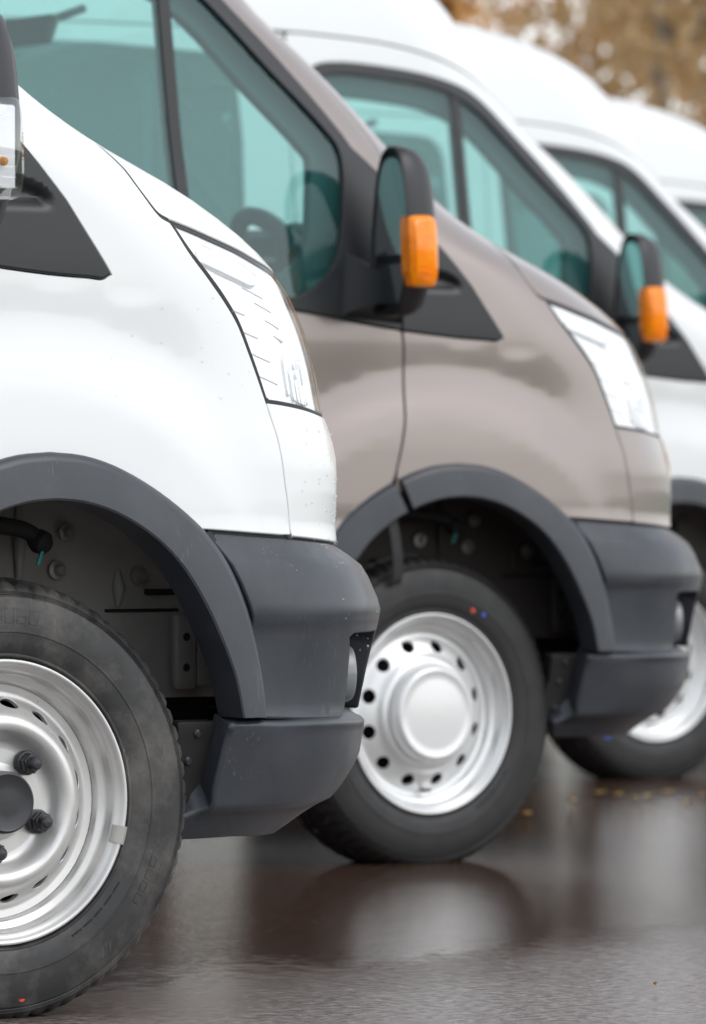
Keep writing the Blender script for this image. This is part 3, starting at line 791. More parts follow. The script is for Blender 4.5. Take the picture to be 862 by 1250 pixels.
    for sg in (-1, 1):
        sill = MB(); sill.box((-1.95, sg * .94, .40), (2.7, .09, .15), .02); sill.build('side_sill', 'plastic', van)
    rz_ = np.concatenate([np.linspace(.40, 2.1, 12), np.array([2.2, 2.3, 2.36, 2.41, 2.45, 2.48, 2.505, 2.519])])
    pts = [(XB, -float(WD(z)), float(z)) for z in rz_]; pts += [(x, -y, z) for x, y, z in pts[::-1]]
    MB().add(pts, [tuple(range(len(pts)))[::-1]]).build('rear_doors', 'white', van, fix=False)
    # --- underbody and bulkheads
    ub = MB(); ub.box((-1.9, 0, .40), (4.9, 1.16, .16), .02); ub.box((-2.05, 0, .43), (2.9, 1.76, .05)); ub.box((.30, 0, .62), (.75, 1.16, .5), .03)
    ub.box((0, 0, .31), (.12, 1.45, .10), .02); ub.box((-3.75, 0, .33), (.12, 1.45, .12), .02)
    ub.build('underbody', 'deep', van)
    fw = MB(); fw.box((-.52, 0, .72), (.04, 1.84, .60)); fw.box((-.03, 0, 1.05), (.94, 1.30, .04)); fw.build('firewall', 'deep', van)
    # --- cabin
    cb = MB(); cb.box((-1.62, 0, 1.28), (.03, 1.72, 1.5), .01); cb.build('bulkhead', 'cabin_l', van)
    cb = MB(); cb.box((-1.1, 0, .60), (1.0, 1.8, .04)); cb.build('cabin_floor', 'cabin', van)
    hl_ = MB(); hl_.box((-1.25, 0, 2.06), (.9, 1.56, .02), .008); hl_.build('headlining', 'cabin_l', van)
    secs = []
    for y in np.linspace(-.86, .86, 19):
        e = 1 - .10 * (abs(y) / .86) ** 6; hump = .045 * math.exp(-((y - .40) / .2) ** 2) + .05 * math.exp(-((y + .45) / .22) ** 2)
        prof = [(.34, 1.22), (.05, 1.255 + hump * .4), (-.18, 1.27 + hump), (-.33, 1.25 + hump), (-.40, 1.19 + hump * .5), (-.39, 1.10), (-.33, 1.0), (-.33, .93), (-.30, .92), (.34, .92)]
        secs.append([(x if x > 0 else x * e, y, z if z < 1 else .95 + (z - .95) * e) for x, z in prof])
    dsh = MB().loft(secs).build('dashboard', 'cabin', van, sharp=60)
    stw = MB(); c = Vector((-.40, -.38, 1.29)); nrm = Vector((-.86, 0, .5)).normalized(); e1 = Vector((0, 1, 0)); e2 = nrm.cross(e1)
    ring = [c + (e1 * math.cos(a) + e2 * math.sin(a)) * .19 for a in np.linspace(0, 2 * math.pi, 41)]
    stw.tube(ring, .016, 10, cap=False); stw.lathe([(.0, .02), (.06, .015), (.07, -.01), (.03, -.05), (.03, -.16)], 20, c, nrm)
    for a in (.2, math.pi - .2, -math.pi / 2): stw.tube([c + (e1 * math.cos(a) + e2 * math.sin(a)) * .05, c + (e1 * math.cos(a) + e2 * math.sin(a)) * .19], .014, 8)
    stw.build('steering_wheel', 'wheel_rim', van)
    ih = MB(); arch_ = [(-.06 - .10 * math.sin(t), -.47 + .15 * math.cos(t), 1.27 + .165 * math.sin(t)) for t in np.linspace(0, math.pi, 17)]
    ih.tube(arch_, .022, 10); ih.tube([(x + .12, y, z - .03) for x, y, z in arch_], .02, 10); ih.build('instrument_hood', 'cabin', van)
    for y in (.45, -.12, -.55):
        st = MB(); st.box((-1.05, y, .92), (.5, .46, .14), .05); st.box((-1.05, y, .73), (.40, .40, .24), .03)
        rot = Matrix.Rotation(R(-14), 3, 'Y'); st.box((-1.37, y, 1.26), (.13, .46, .64), .05, rot)
        so = st.build('seat', 'fabric', van)
        hr = MB(); hr.box((-1.47, y, 1.68), (.10, .27, .19), .045, rot); hr.tube([(-1.43, y - .07, 1.5), (-1.46, y - .07, 1.62)], .007, 6); hr.tube([(-1.43, y + .07, 1.5), (-1.46, y + .07, 1.62)], .007, 6)
        hr.build('headrest', 'fabric', so)
    rv = MB(); rv.box((-.48, 0, 1.87), (.03, .24, .07), .012, Matrix.Rotation(R(20), 3, 'Y')); rv.tube([(-.47, 0, 1.88), (-.33, 0, 1.93)], .01, 8); rv.build('rear_view_mirror', 'cabin', van)
    for y in (-.42, .42):
        v_ = MB(); v_.box((-.62, y, 2.01), (.24, .40, .018), .006, Matrix.Rotation(R(12), 3, 'Y')); v_.build('sun_visor', 'cabin', van)
    # --- wheelhouse: inner wing, liner, bolts, bracket, hose
    for sg in (-1, 1):
        X = lambda p: (p[0], p[1] * (1 if sg < 0 else -1), p[2])
        wh = MB(); n = 40
        arcp = []
        for a in np.linspace(.10, math.pi - .1, n):
            arcp.append((.055 + .455 * math.cos(a), .40 + .455 * math.sin(a)))
        rings = [[X((x, -.965, z)) for x, z in arcp], [X((x, -.90, z)) for x, z in arcp]]
        V = [p for r_ in rings for p in r_]; wh.add(V, [(i, i + 1, n + i + 1, n + i) for i in range(n - 1)])
        who = wh.build('arch_liner', 'liner2', van, fix=False)
        iw = MB()
        # inner wing: flat wall, then a rounded shoulder out to the arch
        rings = []
        for (yy, k) in ((-.90, 1.0), (-.86, 1.005), (-.80, 1.0), (-.74, .975), (-.705, .93), (-.695, .88), (-.69, .0)):
            rr = []
            for a in np.linspace(.0, math.pi + .35, n):
                tt = min(1, max(0, (yy + .90) / .16)); x, z = .055 + .06 * tt * (k > .5) + (.455 + .06 * tt) * k * math.cos(a), .40 + .455 * k * math.sin(a); z = max(z, .475) if a < 1.5 else z; rr.append(X((x, yy, z)))
            rings.append(rr)
        V = [p for r_ in rings for p in r_]
        iw.add(V, [(j * n + i, j * n + i + 1, (j + 1) * n + i + 1, (j + 1) * n + i) for j in range(len(rings) - 1) for i in range(n - 1)])
        iwo = iw.build('inner_wing', 'liner', van, fix=False, sharp=60)
        for (bx_, bz_) in ((.290, .745), (.277, .685), (.438, .674), (.15, .70)):
            MB().lathe([(.0, .016), (.007, .016), (.009, .012), (.009, .005), (.016, .004), (.016, .0)], 6 if bz_ > .7 else 14, X((bx_, -.700 if bz_ < .72 else -.708, bz_)), X((0, -1, 0))).build('bolt', 'zinc', iwo)
        for (bx_, b0, b1) in ((.205, .66, .80), (.398, .625, .685)):
            MB().tube([X((bx_, -.698, b0)), X((bx_, -.702, (b0 + b1) / 2)), X((bx_, -.698, b1))], [.004, .011, .004], 10).build('pressed_rib', 'liner', iwo)
        MB().box(X((.46, -.697, .618)), (.17, .010, .005), .001).build('seam', 'liner2', iwo)
        br = MB(); br.box(X((.500, -.74, .552)), (.045, .02, .125), .008); br.box(X((.540, -.735, .545)), (.035, .02, .10), .006)
        bro = br.build('bracket', 'liner', iwo)
        for zz in (.525, .575): MB().lathe([(.0, .0015), (.006, .0015), (.007, 0)], 12, X((.498, -.7505, zz)), X((0, -1, 0))).build('slot', 'deep', iwo)
        MB().box(X((.470, -.715, .648)), (.055, .016, .010), .003).build('clip', 'deep', iwo)
        hs_ = MB().tube([X(p) for p in catmull([(-.34, -.80, .60), (-.16, -.80, .74), (.0, -.80, .765), (.11, -.80, .757), (.155, -.80, .748), (.176, -.80, .735)], 6)], .014, 10)
        hs_.lathe([(.0, .022), (.012, .021), (.019, .014), (.020, .0), (.014, -.012), (.0, -.014)], 18, X((.176, -.80, .733)), X((.4, -1, -.4)))
        hso = hs_.build('brake_hose', 'deep', iwo)
        MB().box(X((.170, -.815, .707)), (.005, .003, .026), 0, Matrix.Rotation(R(22 if sg < 0 else -22), 3, 'Y')).build('hose_tag', 'teal', iwo)
    # --- door mirror
    for sg, dr in ((-1, van), (1, van)):
        X = lambda p: (p[0] - .003, (p[1] + .012) * (1 if sg < 0 else -1), p[2] - .016)
        def ring(x, k, dz=0, ky=1.):
            o = []
            for a in np.linspace(0, 2 * math.pi, 40, endpoint=False):
                ca, sa = math.cos(a), math.sin(a); e = .5
                u = math.copysign(abs(ca) ** e, ca); w = math.copysign(abs(sa) ** e, sa)
                zc = 1.392 + w * .186 * k + dz
                lean = .030 * (zc - 1.392) / .186
                cut = 1 - (.62 * max(0, (-w - .25) / .75) ** 1.3 if u > 0 else 0)
                yc = -1.137 - u * cut * (.096 - .012 * (w > 0) * w) * k * ky + lean * (.45 if u > 0 else 1.) * (-1 if u < 0 else .0) * 1.0
                o.append(X((x - .012 * u - .045 * (zc - 1.39), yc, zc)))
            return o
        hm = MB().loft([ring(-.180, .90), ring(-.186, .93), ring(-.190, .985), ring(-.186, 1.0), ring(-.165, 1.0), ring(-.140, .965), ring(-.118, .88), ring(-.100, .70), ring(-.092, .40)])
        mo = hm.build('wing_mirror', 'black', dr, sharp=35)
        def plate(z0, z1, nm, k=.86):
            rg = [p for p in ring(-.1815, k)]
            pts = []
            poly_ = [(p[1], p[2]) for p in rg]
            def clip(poly_, zc, keep_above):
                o = []
                for i in range(len(poly_)):
                    a, b = poly_[i], poly_[(i + 1) % len(poly_)]
                    ia = (a[1] > zc) == keep_above; ib = (b[1] > zc) == keep_above
                    if ia: o.append(a)
                    if ia != ib:
                        t = (zc - a[1]) / (b[1] - a[1]); o.append((a[0] + (b[0] - a[0]) * t, zc))
                return o
            q = clip(clip(poly_, z0, True), z1, False)
            V = []
            for (y_, z_) in q:
                u = -(y_ * (1 if sg < 0 else -1) - .012 + 1.137) / .096
                V.append((-.1860 - .012 * u - .045 * (z_ + .016 - 1.39), y_, z_))
            k2 = len(V); V2 = [(x - .002, y, z) for x, y, z in V]
            return MB().add(V + V2, [tuple(range(k2)), tuple(range(k2, 2 * k2))[::-1]] + [(i, (i + 1) % k2, k2 + (i + 1) % k2, k2 + i) for i in range(k2)]).build(nm, 'mirror', mo)
        plate(1.325, 1.56, 'mirror_glass'); plate(1.22, 1.305, 'wide_angle_glass')
        im = MB(); rr = []
        for (zz, w0, o_) in ((1.268, .5, .0), (1.272, .8, .008), (1.285, .92, .014), (1.31, 1, .018), (1.36, 1, .020), (1.40, 1, .018), (1.418, .93, .012), (1.424, .72, .006), (1.426, .5, .0)):
            xa_, xb_ = -.202 - .045 * (zz - 1.39), -.128 - .045 * (zz - 1.39); o_ *= 1.5; xm, xh = (xa_ + xb_) / 2, (xb_ - xa_) / 2 * w0; yb = -1.222
            rr.append([X(p) for p in ((xm - xh, yb, zz), (xm - xh, yb - o_ * .6, zz), (xm - xh * .7, yb - o_ * .95, zz), (xm, yb - o_, zz), (xm + xh * .7, yb - o_ * .8, zz), (xm + xh, yb - o_ * .4, zz), (xm + xh, yb + .02, zz), (xm - xh, yb + .02, zz))])
        im.loft(rr); io = im.build('indicator', 'amber', mo, sharp=30)
        for kz in range(9):
            zz = 1.285 + kz * .0155
            MB().box(X((-.167 - .045 * (zz - 1.39), -1.2485, zz)), (.026, .003, .0012), 0).build('lens_rib', 'amber', mo)
        MB().box(X((-.165, -1.2320, 1.347)), (.046, .008, .125), .003).build('indicator_reflector', 'hl_white', mo)
        MB().lathe([(.0, .010), (.004, .009), (.007, .004), (.007, .0)], 14, X((-.165, -1.236, 1.325)), X((0, -1, 0))).build('indicator_bulb', 'bulb', mo)
        ft = MB(); ft.loft([[X((x, -.985, z)) for x, z in ((-.24, 1.20), (-.07, 1.185), (-.06, 1.30), (-.22, 1.36))], [X((x, -1.02, z)) for x, z in ((-.22, 1.22), (-.085, 1.205), (-.08, 1.28), (-.20, 1.33))],
                            [X((x, -1.07, z)) for x, z in ((-.185, 1.235), (-.095, 1.225), (-.095, 1.285), (-.18, 1.31))], [X((x, -1.13, z)) for x, z in ((-.175, 1.24), (-.105, 1.235), (-.105, 1.285), (-.17, 1.30))]])
        ft.build('mirror_arm', 'black', mo, sharp=50)
    return P

# ------------------------------------------------------------------ wheels (axis along -y of the van, origin on the axle at the rim's outer face)
TYRE_R = .345
def tyre_mesh(worn):
    seg = 288
    prof = [(.205, -.165), (.216, -.175), (.236, -.183), (.27, -.187), (.305, -.182), (.325, -.172), (.337, -.158), (.3425, -.140),
            (.3440, -.128), (.3365, -.1265), (.3365, -.1185), (.3448, -.117), (.345, -.095), (.3375, -.0935), (.3375, -.0855), (.345, -.084),
            (.3448, -.062), (.3365, -.0605), (.3365, -.0525), (.3440, -.051), (.3425, -.038), (.3395, -.026), (.334, -.014), (.3275, -.006),
            (.3235, -.0025), (.3225, -.0035), (.3213, -.0020), (.3203, -.0030), (.3190, -.0012), (.3175, -.0022), (.3150, .0010), (.305, .0045), (.292, .0072), (.278, .0085), (.2665, .0088), (.2655, .0097), (.2635, .0097), (.2625, .0086),
            (.250, .0075), (.238, .0050), (.2315, .0020), (.2300, .0030), (.2275, .0030), (.2262, .0006), (.2235, -.0035), (.2205, -.009), (.212, -.016), (.205, -.022)]
    V, Fs = [], []; n = len(prof)
    for (r_, w) in prof:
        for k in range(seg):
            a = 2 * math.pi * k / seg; rr = r_; kk = k % 4
            sh = 0
            if r_ > .3255 and (w > -.045 or w < -.135):          # shoulder sipes
                if kk == 0: rr = r_ - (.0075 if r_ > .335 else .0045 if r_ > .332 else .0025)
            elif r_ > .340:
                if (k + int(w * -300)) % 8 == 0: rr = r_ - .006
            a2 = a + (.012 * math.sin(kk / 4 * 2 * math.pi) if r_ > .338 else 0)
            rr *= 1 + .0205 * min(1, max(0, (r_ - .225) / .12)); zz = rr * math.sin(a2); sq = -.3375
            V.append((rr * math.cos(a2), -w - (0 if zz > sq else (.5 * (sq - zz)) * (1 if w > -.09 else -1)), max(zz, sq)))
    for i in range(n - 1):
        for k in range(seg):
            k2 = (k + 1) % seg
            Fs.append((i * seg + k, i * seg + k2, (i + 1) * seg + k2, (i + 1) * seg + k))
    # raised marks on the sidewall
    rnd = random.Random(4)
    def bar(a0, a1, r0, r1, h=.0012):
        k = len(V); m = 5
        for j in range(m):
            a = a0 + (a1 - a0) * j / (m - 1)
            for r_ in (r0, r1):
                w = float(np.interp(r_, [.2500, .2665, .278, .292, .305, .315], [.0075, .0088, .0085, .0072, .0045, .001]))
                V.append((r_ * math.cos(a), -(w - .001), r_ * math.sin(a))); V.append((r_ * math.cos(a), -(w + h), r_ * math.sin(a)))
        for j in range(m - 1):
            b = k + j * 4; Fs.append((b + 1, b + 5, b + 7, b + 3)); Fs.append((b, b + 4, b + 5, b + 1)); Fs.append((b + 2, b + 3, b + 7, b + 6))
        Fs.append((k, k + 1, k + 3, k + 2)); e = k + (m - 1) * 4; Fs.append((e, e + 2, e + 3, e + 1))
    for base_a in (R(78), R(-35), R(200)):
        for j in range(4):
            a = base_a + j * .075
            bar(a, a + .058, .302, .3035); bar(a, a + .058, .280, .2815); bar(a, a + .004, .2815, .302); bar(a + .054, a + .058, .2815, .302)
            if j % 2: bar(a + .006, a + .05, .290, .2915)
    for j in range(26):
        a = R(120) + j * .021 + (.02 if j % 7 == 6 else 0)
        bar(a, a + rnd.uniform(.004, .013), .268, rnd.choice((.2715, .274)), .0008)
    for j in range(30):
        a = R(-60) + j * .017
        if j % 6 != 5: bar(a, a + rnd.uniform(.003, .010), .2425, .2455, .0008)
    me = mesh_of('tyre', V, Fs, sharp=None)
    bm = bmesh.new(); bm.from_mesh(me); bmesh.ops.recalc_face_normals(bm, faces=bm.faces); bm.to_mesh(me); bm.free()
    me.polygons.foreach_set('use_smooth', [True] * len(me.polygons)); me.set_sharp_from_angle(angle=R(28))
    return me

RIM = [(.2195, -.016), (.2225, -.004), (.2232, .001), (.2222, .0042), (.2195, .0052), (.2168, .0040), (.2145, .0002), (.2105, -.0035), (.2065, -.006), (.2040, -.011),
       (.2025, -.020), (.2005, -.0255), (.1975, -.0275), (.1905, -.0285), (.1880, -.0305), (.1855, -.036), (.1845, -.0415)]
DISC_A = [(.1843, -.0415), (.178, -.0425), (.171, -.0435), (.164, -.0415), (.155, -.032), (.1465, -.0185), (.139, -.008), (.131, -.001), (.123, .0015), (.115, -.001), (.107, -.009), (.100, -.0185), (.094, -.0245), (.087, -.0265), (.045, -.0265)]
DISC_B = [(.1843, -.0415), (.178, -.043), (.171, -.0425), (.163, -.0375), (.154, -.0320), (.145, -.0275), (.137, -.0235), (.130, -.0185), (.124, -.0125), (.117, -.0095), (.108, -.009), (.098, -.012), (.06, -.015)]

def disc_mesh(prof, nh, rh, ha, hr, phase):
    r_ = np.array([p[0] for p in prof]); w = np.array([p[1] for p in prof])
    d_ = np.r_[0, np.cumsum(np.hypot(np.diff(r_), np.diff(w)))]
    fr, fw = pchip(d_, r_), pchip(d_, w)
    dh = float(np.interp(-rh, -r_, d_))
    sc = rh                                     # u = angle * sc keeps the domain near to scale
    def mp(u, v):
        a = u / sc; rr, ww = fr(v), fw(v)
        return np.stack([rr * np.cos(a), -ww, rr * np.sin(a)], -1)
    Vs, Ns, Fs = [], [], []
    loops = [[(-math.pi * sc, 0), (math.pi * sc, 0), (math.pi * sc, d_[-1]), (-math.pi * sc, d_[-1])]]
    q = resample(loops[0], .006); holes = []
    for k in range(nh):
        c = (k + .5) / nh * 2 * math.pi - math.pi + phase * 0
        holes.append([(c * sc + ha * math.cos(t), dh + hr * math.sin(t)) for t in np.linspace(0, 2 * math.pi, 22, endpoint=False)])
    UV, T = triangulate([q] + holes, .0065, .5)
    P = mp(UV[:, 0], UV[:, 1]); e = 4e-4
    N = np.cross(mp(UV[:, 0] + e, UV[:, 1]) - mp(UV[:, 0] - e, UV[:, 1]), mp(UV[:, 0], UV[:, 1] + e) - mp(UV[:, 0], UV[:, 1] - e))
    N /= np.linalg.norm(N, axis=1, keepdims=True)
    s_ = np.sign(N[np.argmax(np.abs(N[:, 1])), 1])
    T = np.array(T)
    if s_ > 0: N = -N; T = T[:, ::-1]
    outer = (np.abs(np.abs(UV[:, 0]) - math.pi * sc) < 1e-5) | (UV[:, 1] < 1e-6) | (UV[:, 1] > d_[-1] - 1e-6)
    V, NN, F2 = add_lip(P, N, T, .006, .0012, outer)
    return V, NN, F2

def lathe_vn(prof, seg=128):
    V, Fs = [], []
    for (r_, w) in prof:
        for k in range(seg):
            a = 2 * math.pi * k / seg; V.append((r_ * math.cos(a), -w, r_ * math.sin(a)))
    for i in range(len(prof) - 1):
        for k in range(seg):
            k2 = (k + 1) % seg; Fs.append((i * seg + k, i * seg + k2, (i + 1) * seg + k2, (i + 1) * seg + k))
    return V, Fs

TYRE_OLD, TYRE_NEW = tyre_mesh(True), tyre_mesh(False)
TYRE_OLD.materials.append(M['rubber']); TYRE_NEW.materials.append(M['rubber_new'])

def build_wheel(kind, parent):
    """wheel (steel rim) > tyre, wheel_disc, hub or cap, nuts, valve"""
    steel = 'steel' if kind == 'A' else 'steel_new'
    V, Fs = lathe_vn(RIM)
    m = MB().add(V, Fs)
    w = m.build('wheel', steel, parent, sharp=50)
    V, NN, F2 = disc_mesh(DISC_A, 16, .155, .0175, .0125, 0) if kind == 'A' else disc_mesh(DISC_B, 12, .153, .0178, .0165, 0)
    link('wheel_disc', mesh_of('wheel_disc', V, F2, NN), steel, w)
    t = link('tyre', TYRE_OLD if kind == 'A' else TYRE_NEW, None, w)
    MB().lathe([(.0, -.075), (.150, -.075), (.152, -.080), (.152, -.12), (.185, -.125), (.188, -.15)], 40).build('brake_drum', 'deep', w)
    MB().lathe([(.1846, -.0405), (.1846, -.15)], 64).build('rim_barrel', 'deep', w, fix=False)
    if kind == 'A':
        MB().lathe([(.049, -.027), (.049, .010), (.0475, .0155), (.0445, .0175), (.0435, .0172), (.0425, .0165), (.02, .0172), (.0, .0175)], 48).build('hub_cap', 'nut', w)
        MB().lathe([(.062, -.0268), (.0615, -.0235), (.056, -.022), (.048, -.022)], 48).build('hub_ring', steel, w)
        for k in range(5):
            a = 2 * math.pi * k / 5 + R(48); c = (.080 * math.cos(a), .0265, .080 * math.sin(a))
            nb = MB().lathe([(.0195, .0), (.0195, .010), (.0185, .0125), (.015, .0135)], 24, c)
            nb.lathe([(.0168, .0125), (.0168, .026), (.0150, .0290), (.011, .0295)], 6, c)
            nb.lathe([(.0112, .0285), (.0112, .036), (.0100, .0400), (.0070, .0430), (.0, .0440)], 20, c)
            nb.build('lug_nut', 'nut', w, sharp=25)
        # clip-on balance weight
        a = R(-15); wt = MB(); n = 6
        rr = []
        for j in range(n):
            b = a + (j - 2.5) * .026
            rr.append([(r_ * math.cos(b), -w_, r_ * math.sin(b)) for r_, w_ in ((.2262, -.002), (.2262, .0055), (.2215, .0085), (.2120, .0030), (.2055, -.0035), (.2050, -.006), (.2115, -.001), (.2190, .0045))])
        wt.loft(rr); wt.build('balance_weight', 'weight', w, sharp=35)
    else:
        MB().lathe([(.1085, -.010), (.1105, -.003), (.1085, .008), (.104, .016), (.0985, .0205), (.095, .0212), (.092, .0200), (.0895, .0185), (.075, .0195), (.05, .0215), (.02, .0225), (.0, .0228)], 64).build('wheel_cap', 'cap', w, sharp=60)
    a = R(-97 if kind == 'A' else -88); c = np.array([.172 * math.cos(a), .044, .172 * math.sin(a)])
    MB().tube([c, c + [0, -.018, 0], c + [.002, -.030, .002]], [.0045, .0038, .0042], 10).build('valve', 'nut', w)
    return w

def paint_dot(w, mat, a, r_, size=.0055):
    wd = float(np.interp(r_, [.2235, .23, .238, .2500, .2665, .278, .292, .305, .315], [-.0035, .003, .005, .0075, .0088, .0085, .0072, .0045, .001])) + .0006
    MB().lathe([(.0, .0004), (size * .8, .0003), (size, .0)], 12, (r_ * math.cos(a), -wd, r_ * math.sin(a))).build('paint_dot', mat, w)

# ------------------------------------------------------------------ the row of vans
def kids(o): return [c for c in COL.objects if c.parent == o]
def copy_tree(o, parent=None, swap=None):
    c = o.copy(); COL.objects.link(c); c.parent = parent
    if swap and c.type == 'MESH':
        for sl in c.material_slots:
            if sl.material and sl.material.name in swap:
                nm = swap[sl.material.name]; sl.link = 'OBJECT'; sl.material = nm
    for ch in kids(o): copy_tree(ch, c, swap)
    return c

van1 = empty('delivery_van')
build_van(van1)
SPARE = empty('wheel_masters')
wA, wB = build_wheel('A', SPARE), build_wheel('B', SPARE)
paint_dot(wA, 'redpaint', R(-84), .3075, .006)
AXLE_Y, AXLE_Z = .965, .338

POSES = [  # x, y, yaw of each van
    (0.0, 0.0, 0.0), (3.147, 2.973, R(-5)), (6.182, 5.946, R(-4)), (9.15, 8.919, R(-4)), (12.24, 11.892, R(-4))]
LABELS = ['white van with worn dusty tyre, exposed lug nuts and clear mirror indicator lens',
          'taupe brown metallic van with amber mirror indicator and round silver wheel cap',
          'white high roof van parked directly beside the taupe brown van, amber mirror indicator showing',
          'white high roof van between two white vans, second beyond the taupe van',
          'white high roof van at the far tree end of the row, last visible']
BODY_Z = [.010, .014, -.004, .0, .0]        # ride height
STEER = [R(-4), R(5), R(3), R(2), R(2)]
vans = [van1]
for i in range(1, 5):
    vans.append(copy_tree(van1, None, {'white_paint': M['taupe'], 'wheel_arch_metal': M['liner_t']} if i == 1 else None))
for o in list(COL.objects):                    # the first van has clear indicator lenses
    if o.parent and o.parent.parent == van1 and o.name.split('.')[0] in ('indicator', 'lens_rib'):
        o.material_slots[0].link = 'OBJECT'; o.material_slots[0].material = M['ind_lens']
for i, v in enumerate(vans):
    x, y, a = POSES[i]
    v.location = (x, y, BODY_Z[i]); v.rotation_euler = (0, 0, a)
    tag(v, LABELS[i], 'van', 'vans parked in an angled row')
    for sx in (0, -3.75):
        for sg in (-1, 1):
            src = wA if i == 0 else wB
            w = copy_tree(src, v)
            w.location = (sx + (.014 if i and sx == 0 else 0), sg * AXLE_Y, AXLE_Z - BODY_Z[i] - (.006 if i else 0))
            st = STEER[i] if sx == 0 else 0
            spin = 0 if (i == 0 and sx == 0) else R(37 * i + 50 * (sx != 0))
            w.rotation_euler = (0, 0, st) if sg < 0 else (0, 0, math.pi + st)
            if i == 1 and sx == 0 and sg < 0:
                paint_dot(w, 'redpaint', R(64), .2525); paint_dot(w, 'bluepaint', R(57), .259, .005)
            if i == 2 and sx == 0 and sg < 0:
                paint_dot(w, 'bluepaint', R(-132), .275, .008)
for o in [wA, wB]:
    for c in kids(o): bpy.data.objects.remove(c)
    bpy.data.objects.remove(o)
bpy.data.objects.remove(SPARE)

# rain drops standing on the first van
rnd = random.Random(11)
def drops(name, parent, spots, seed):
    m = MB(); rg = random.Random(seed)
    for (s0, s1, z0, z1, n, size) in spots:
        for _ in range(n):
            s, z = rg.uniform(s0, s1), rg.uniform(z0, z1); k = rg.uniform(.4, 1.) ** 2 * size
            Pq, Nq = surface(np.array([s]), np.array([z])); p, nn = Vector(Pq[0]), Vector(Nq[0])
            e1 = nn.orthogonal().normalized(); e2 = nn.cross(e1); V = []
            for (rr, hh) in ((1, -.1), (.92, .35), (.6, .68), (.0, .8)):
                for q in range(8):
                    a = q * math.pi / 4; V.append((p + (e1 * math.cos(a) + e2 * math.sin(a)) * k * rr + nn * k * hh)[:])
            m.add(V, [(i * 8 + q, i * 8 + (q + 1) % 8, (i + 1) * 8 + (q + 1) % 8, (i + 1) * 8 + q) for i in range(3) for q in range(8)])
    o = m.build(name, 'water', parent, sharp=80); o['kind'] = 'stuff'
k_ = {c.name.split('.')[0]: c for c in kids(van1)}
drops('rain_drops', [c for c in kids(van1) if c.name.startswith('bumper')][0], [(-.30, -.02, .55, .735, 60, .0042), (-.5, -.1, .5, .72, 30, .0030)], 5)
drops('rain_drops', [c for c in kids(van1) if c.name.startswith('front_panel')][0], [(-.35, .05, .76, .92, 60, .0036)], 6)
drops('rain_drops', [c for c in kids(van1) if c.name.startswith('front_wing')][0], [(-.85, -.45, .95, 1.12, 40, .0028)], 7)

# ------------------------------------------------------------------ fallen leaves on the asphalt
M['leaf_y'] = principled('fallen_leaf', (.42, .25, .05), .6, noise=.25, nscale=40)
def cam_ground(px, py):
    """where the line of sight through a photograph pixel meets the road"""
    D = .815 * F_PX / (py - 597.0); p = CAM_C + D * CAM_D + (px - 431) / F_PX * D * CAM_R
    return p[0], p[1]
def leaf_obj(x, y, size, rz):
    V = []; n = 7
    for i in range(n):
        t = i / (n - 1); wdt = math.sin(math.pi * min(t * 1.02, 1)) ** .8 * .34 + .015
        for sgn in (-1, 0, 1): V.append(((t - .5) * size, sgn * wdt * size, .006 + (.004 if sgn else .0) + .010 * size / .05 * abs(t - .5)))
    Fs = [(i * 3 + j, i * 3 + j + 1, (i + 1) * 3 + j + 1, (i + 1) * 3 + j) for i in range(n - 1) for j in range(2)]
    o = MB().add(V, Fs).build('fallen_leaf', 'leaf_y', None, fix=False)
    o.location = (x, y, 0); o.rotation_euler = (0, 0, rz)
    tag(o, 'small yellow fallen leaf lying flat on the wet asphalt', 'leaf', 'fallen leaves on the asphalt')
for (px, py) in ((697, 973), (728, 964), (753, 966), (773, 970), (795, 968), (842, 975), (860, 966), (640, 990), (812, 962)):
    x, y = cam_ground(px, py); leaf_obj(x, y, rnd.uniform(.035, .06), rnd.uniform(0, 6))
x, y = cam_ground(800, 1199); leaf_obj(x, y, .014, 1.)

# ------------------------------------------------------------------ autumn trees beyond the row
M['bark'] = principled('birch_bark', (.48, .45, .41), .8, noise=.3, nscale=5, dirt=(.05, .045, .04), dirt_amt=.9, dirt_scale=4)
M['bark_d'] = principled('dark_bark', (.10, .075, .055), .9, noise=.3, nscale=6)
def leaf_mat(name, c1, c2):
    m, n, l, out = mat_nodes(name)
    b = n.new('ShaderNodeBsdfPrincipled'); b.inputs['Roughness'].default_value = .6
    t = n.new('ShaderNodeTexNoise'); t.inputs['Scale'].default_value = 1.3; t.inputs['Detail'].default_value = 6
    tc = n.new('ShaderNodeTexCoord'); l.new(tc.outputs['Object'], t.inputs['Vector'])
    r_ = n.new('ShaderNodeValToRGB'); r_.color_ramp.elements[0].position = .35; r_.color_ramp.elements[1].position = .68
    r_.color_ramp.elements[0].color = (*c1, 1); r_.color_ramp.elements[1].color = (*c2, 1)
    l.new(t.outputs['Fac'], r_.inputs['Fac']); l.new(r_.outputs[0], b.inputs['Base Color'])
    tr = n.new('ShaderNodeBsdfTranslucent'); l.new(r_.outputs[0], tr.inputs['Color'])
    mx = n.new('ShaderNodeMixShader'); mx.inputs[0].default_value = .55
    l.new(b.outputs[0], mx.inputs[1]); l.new(tr.outputs[0], mx.inputs[2]); l.new(mx.outputs[0], out.inputs['Surface'])
    return m
M['lf_o'] = leaf_mat('autumn_leaves_orange', (.78, .42, .09), (.90, .60, .20))
M['lf_b'] = leaf_mat('autumn_leaves_brown', (.66, .34, .09), (.82, .50, .17))
M['lf_y'] = leaf_mat('autumn_leaves_pale', (.55, .38, .18), (.78, .62, .38))
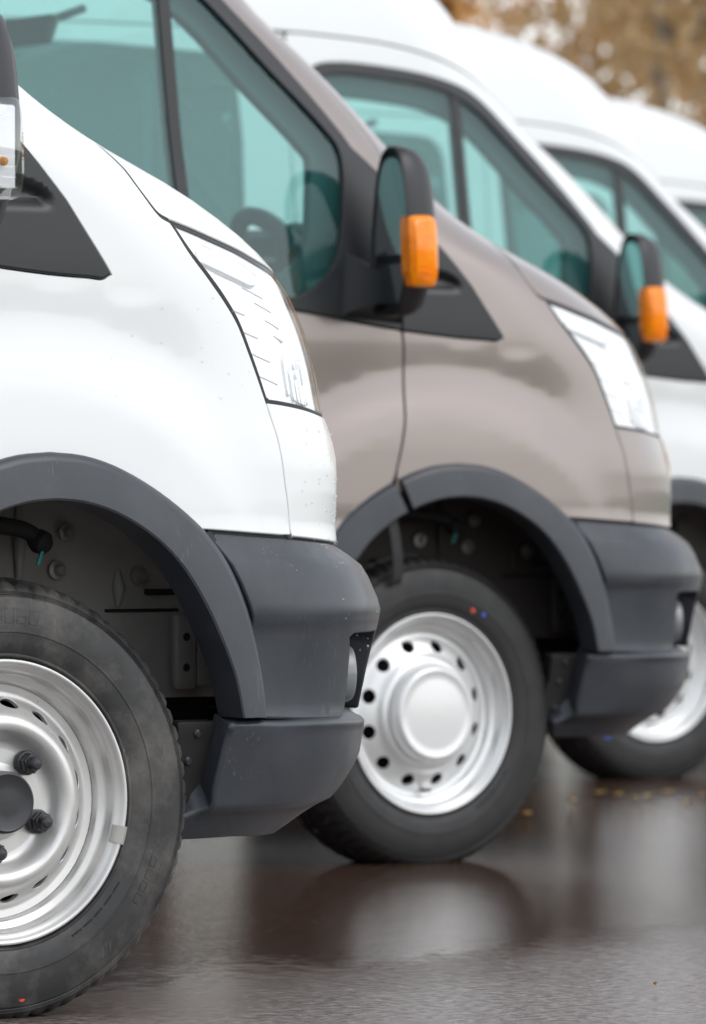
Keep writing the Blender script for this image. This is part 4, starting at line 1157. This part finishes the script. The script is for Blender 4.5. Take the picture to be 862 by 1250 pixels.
def tree(x, y, h, rad, leaf, bark, seed, label, dens=2600):
    rg = random.Random(seed); t = empty('birch_tree' if bark == 'bark' else 'autumn_tree', (x, y, 0))
    tr = MB(); lean = (rg.uniform(-.4, .4), rg.uniform(-.4, .4))
    pts = [(lean[0] * k + rg.uniform(-.05, .05), lean[1] * k + rg.uniform(-.05, .05), h * k) for k in np.linspace(0, .96, 9)]
    tr.tube(pts, [max(.018, .014 * h * (1 - k) + .02) for k in np.linspace(0, .96, 9)], 9); clus = []
    for k in range(26):
        f = rg.uniform(.16, .95); b = Vector(pts[0]).lerp(Vector(pts[-1]), f / .96 if f < .96 else 1); a = rg.uniform(0, 6.28)
        ln = rad * (1.15 - .75 * f) * rg.uniform(.6, 1.1)
        e = b + Vector((math.cos(a) * ln, math.sin(a) * ln, ln * rg.uniform(.35, .9))); mdl = b.lerp(e, .5) + Vector((0, 0, -.06 * ln))
        tr.tube([b, mdl, e], [.03 * (1.1 - f) + .008, .02 * (1.1 - f) + .006, .005], 5, cap=False); clus += [(mdl, ln * .42), (e, ln * .5), (b.lerp(e, .75), ln * .45)]
    tr.build('trunk', bark, t)
    V, Fs = [], []
    for _ in range(dens):
        c, cr = rg.choice(clus); p = c + Vector((rg.gauss(0, .5), rg.gauss(0, .5), rg.gauss(0, .42))) * cr
        if p.z < .6: continue
        s = rg.uniform(.05, .11); n = Vector((rg.gauss(0, 1), rg.gauss(0, 1), rg.gauss(0, 1))).normalized(); e1 = n.orthogonal().normalized(); e2 = n.cross(e1); k = len(V)
        V += [(p - e1 * s)[:], (p + e2 * s * .6)[:], (p + e1 * s)[:], (p - e2 * s * .6)[:]]; Fs.append((k, k + 1, k + 2, k + 3))
    cr_ = MB(); cr_.V, cr_.F = V, Fs; cr_.build('crown', leaf, t, fix=False)
    return tag(t, label, 'tree', 'autumn trees beyond the row of vans')
rt = random.Random(3)
def cam_at(D, lat): p = CAM_C + D * CAM_D + lat * CAM_R; return p[0], p[1]
for k in range(30):
    D = rt.uniform(52, 84); lat = -15 + k * 1.02 + rt.uniform(-.6, .6)
    fr = lat / D * F_PX + 431
    kind = 'lf_y' if (k % 7 == 3 or 800 < fr < 1100) else ('lf_b' if k % 3 == 1 else 'lf_o')
    lab = {'lf_y': 'pale birch with thin cream autumn leaves and white trunk beyond the vans', 'lf_b': 'brown leaved autumn tree standing beyond the row of vans', 'lf_o': 'orange leaved autumn tree standing beyond the row of vans'}[kind]
    x, y = cam_at(D, lat)
    tree(x, y, rt.uniform(7.5, 11), rt.uniform(1.9, 2.8), kind, 'bark' if kind == 'lf_y' else 'bark_d', 100 + k, lab, 5000 if kind == 'lf_y' else 7000)
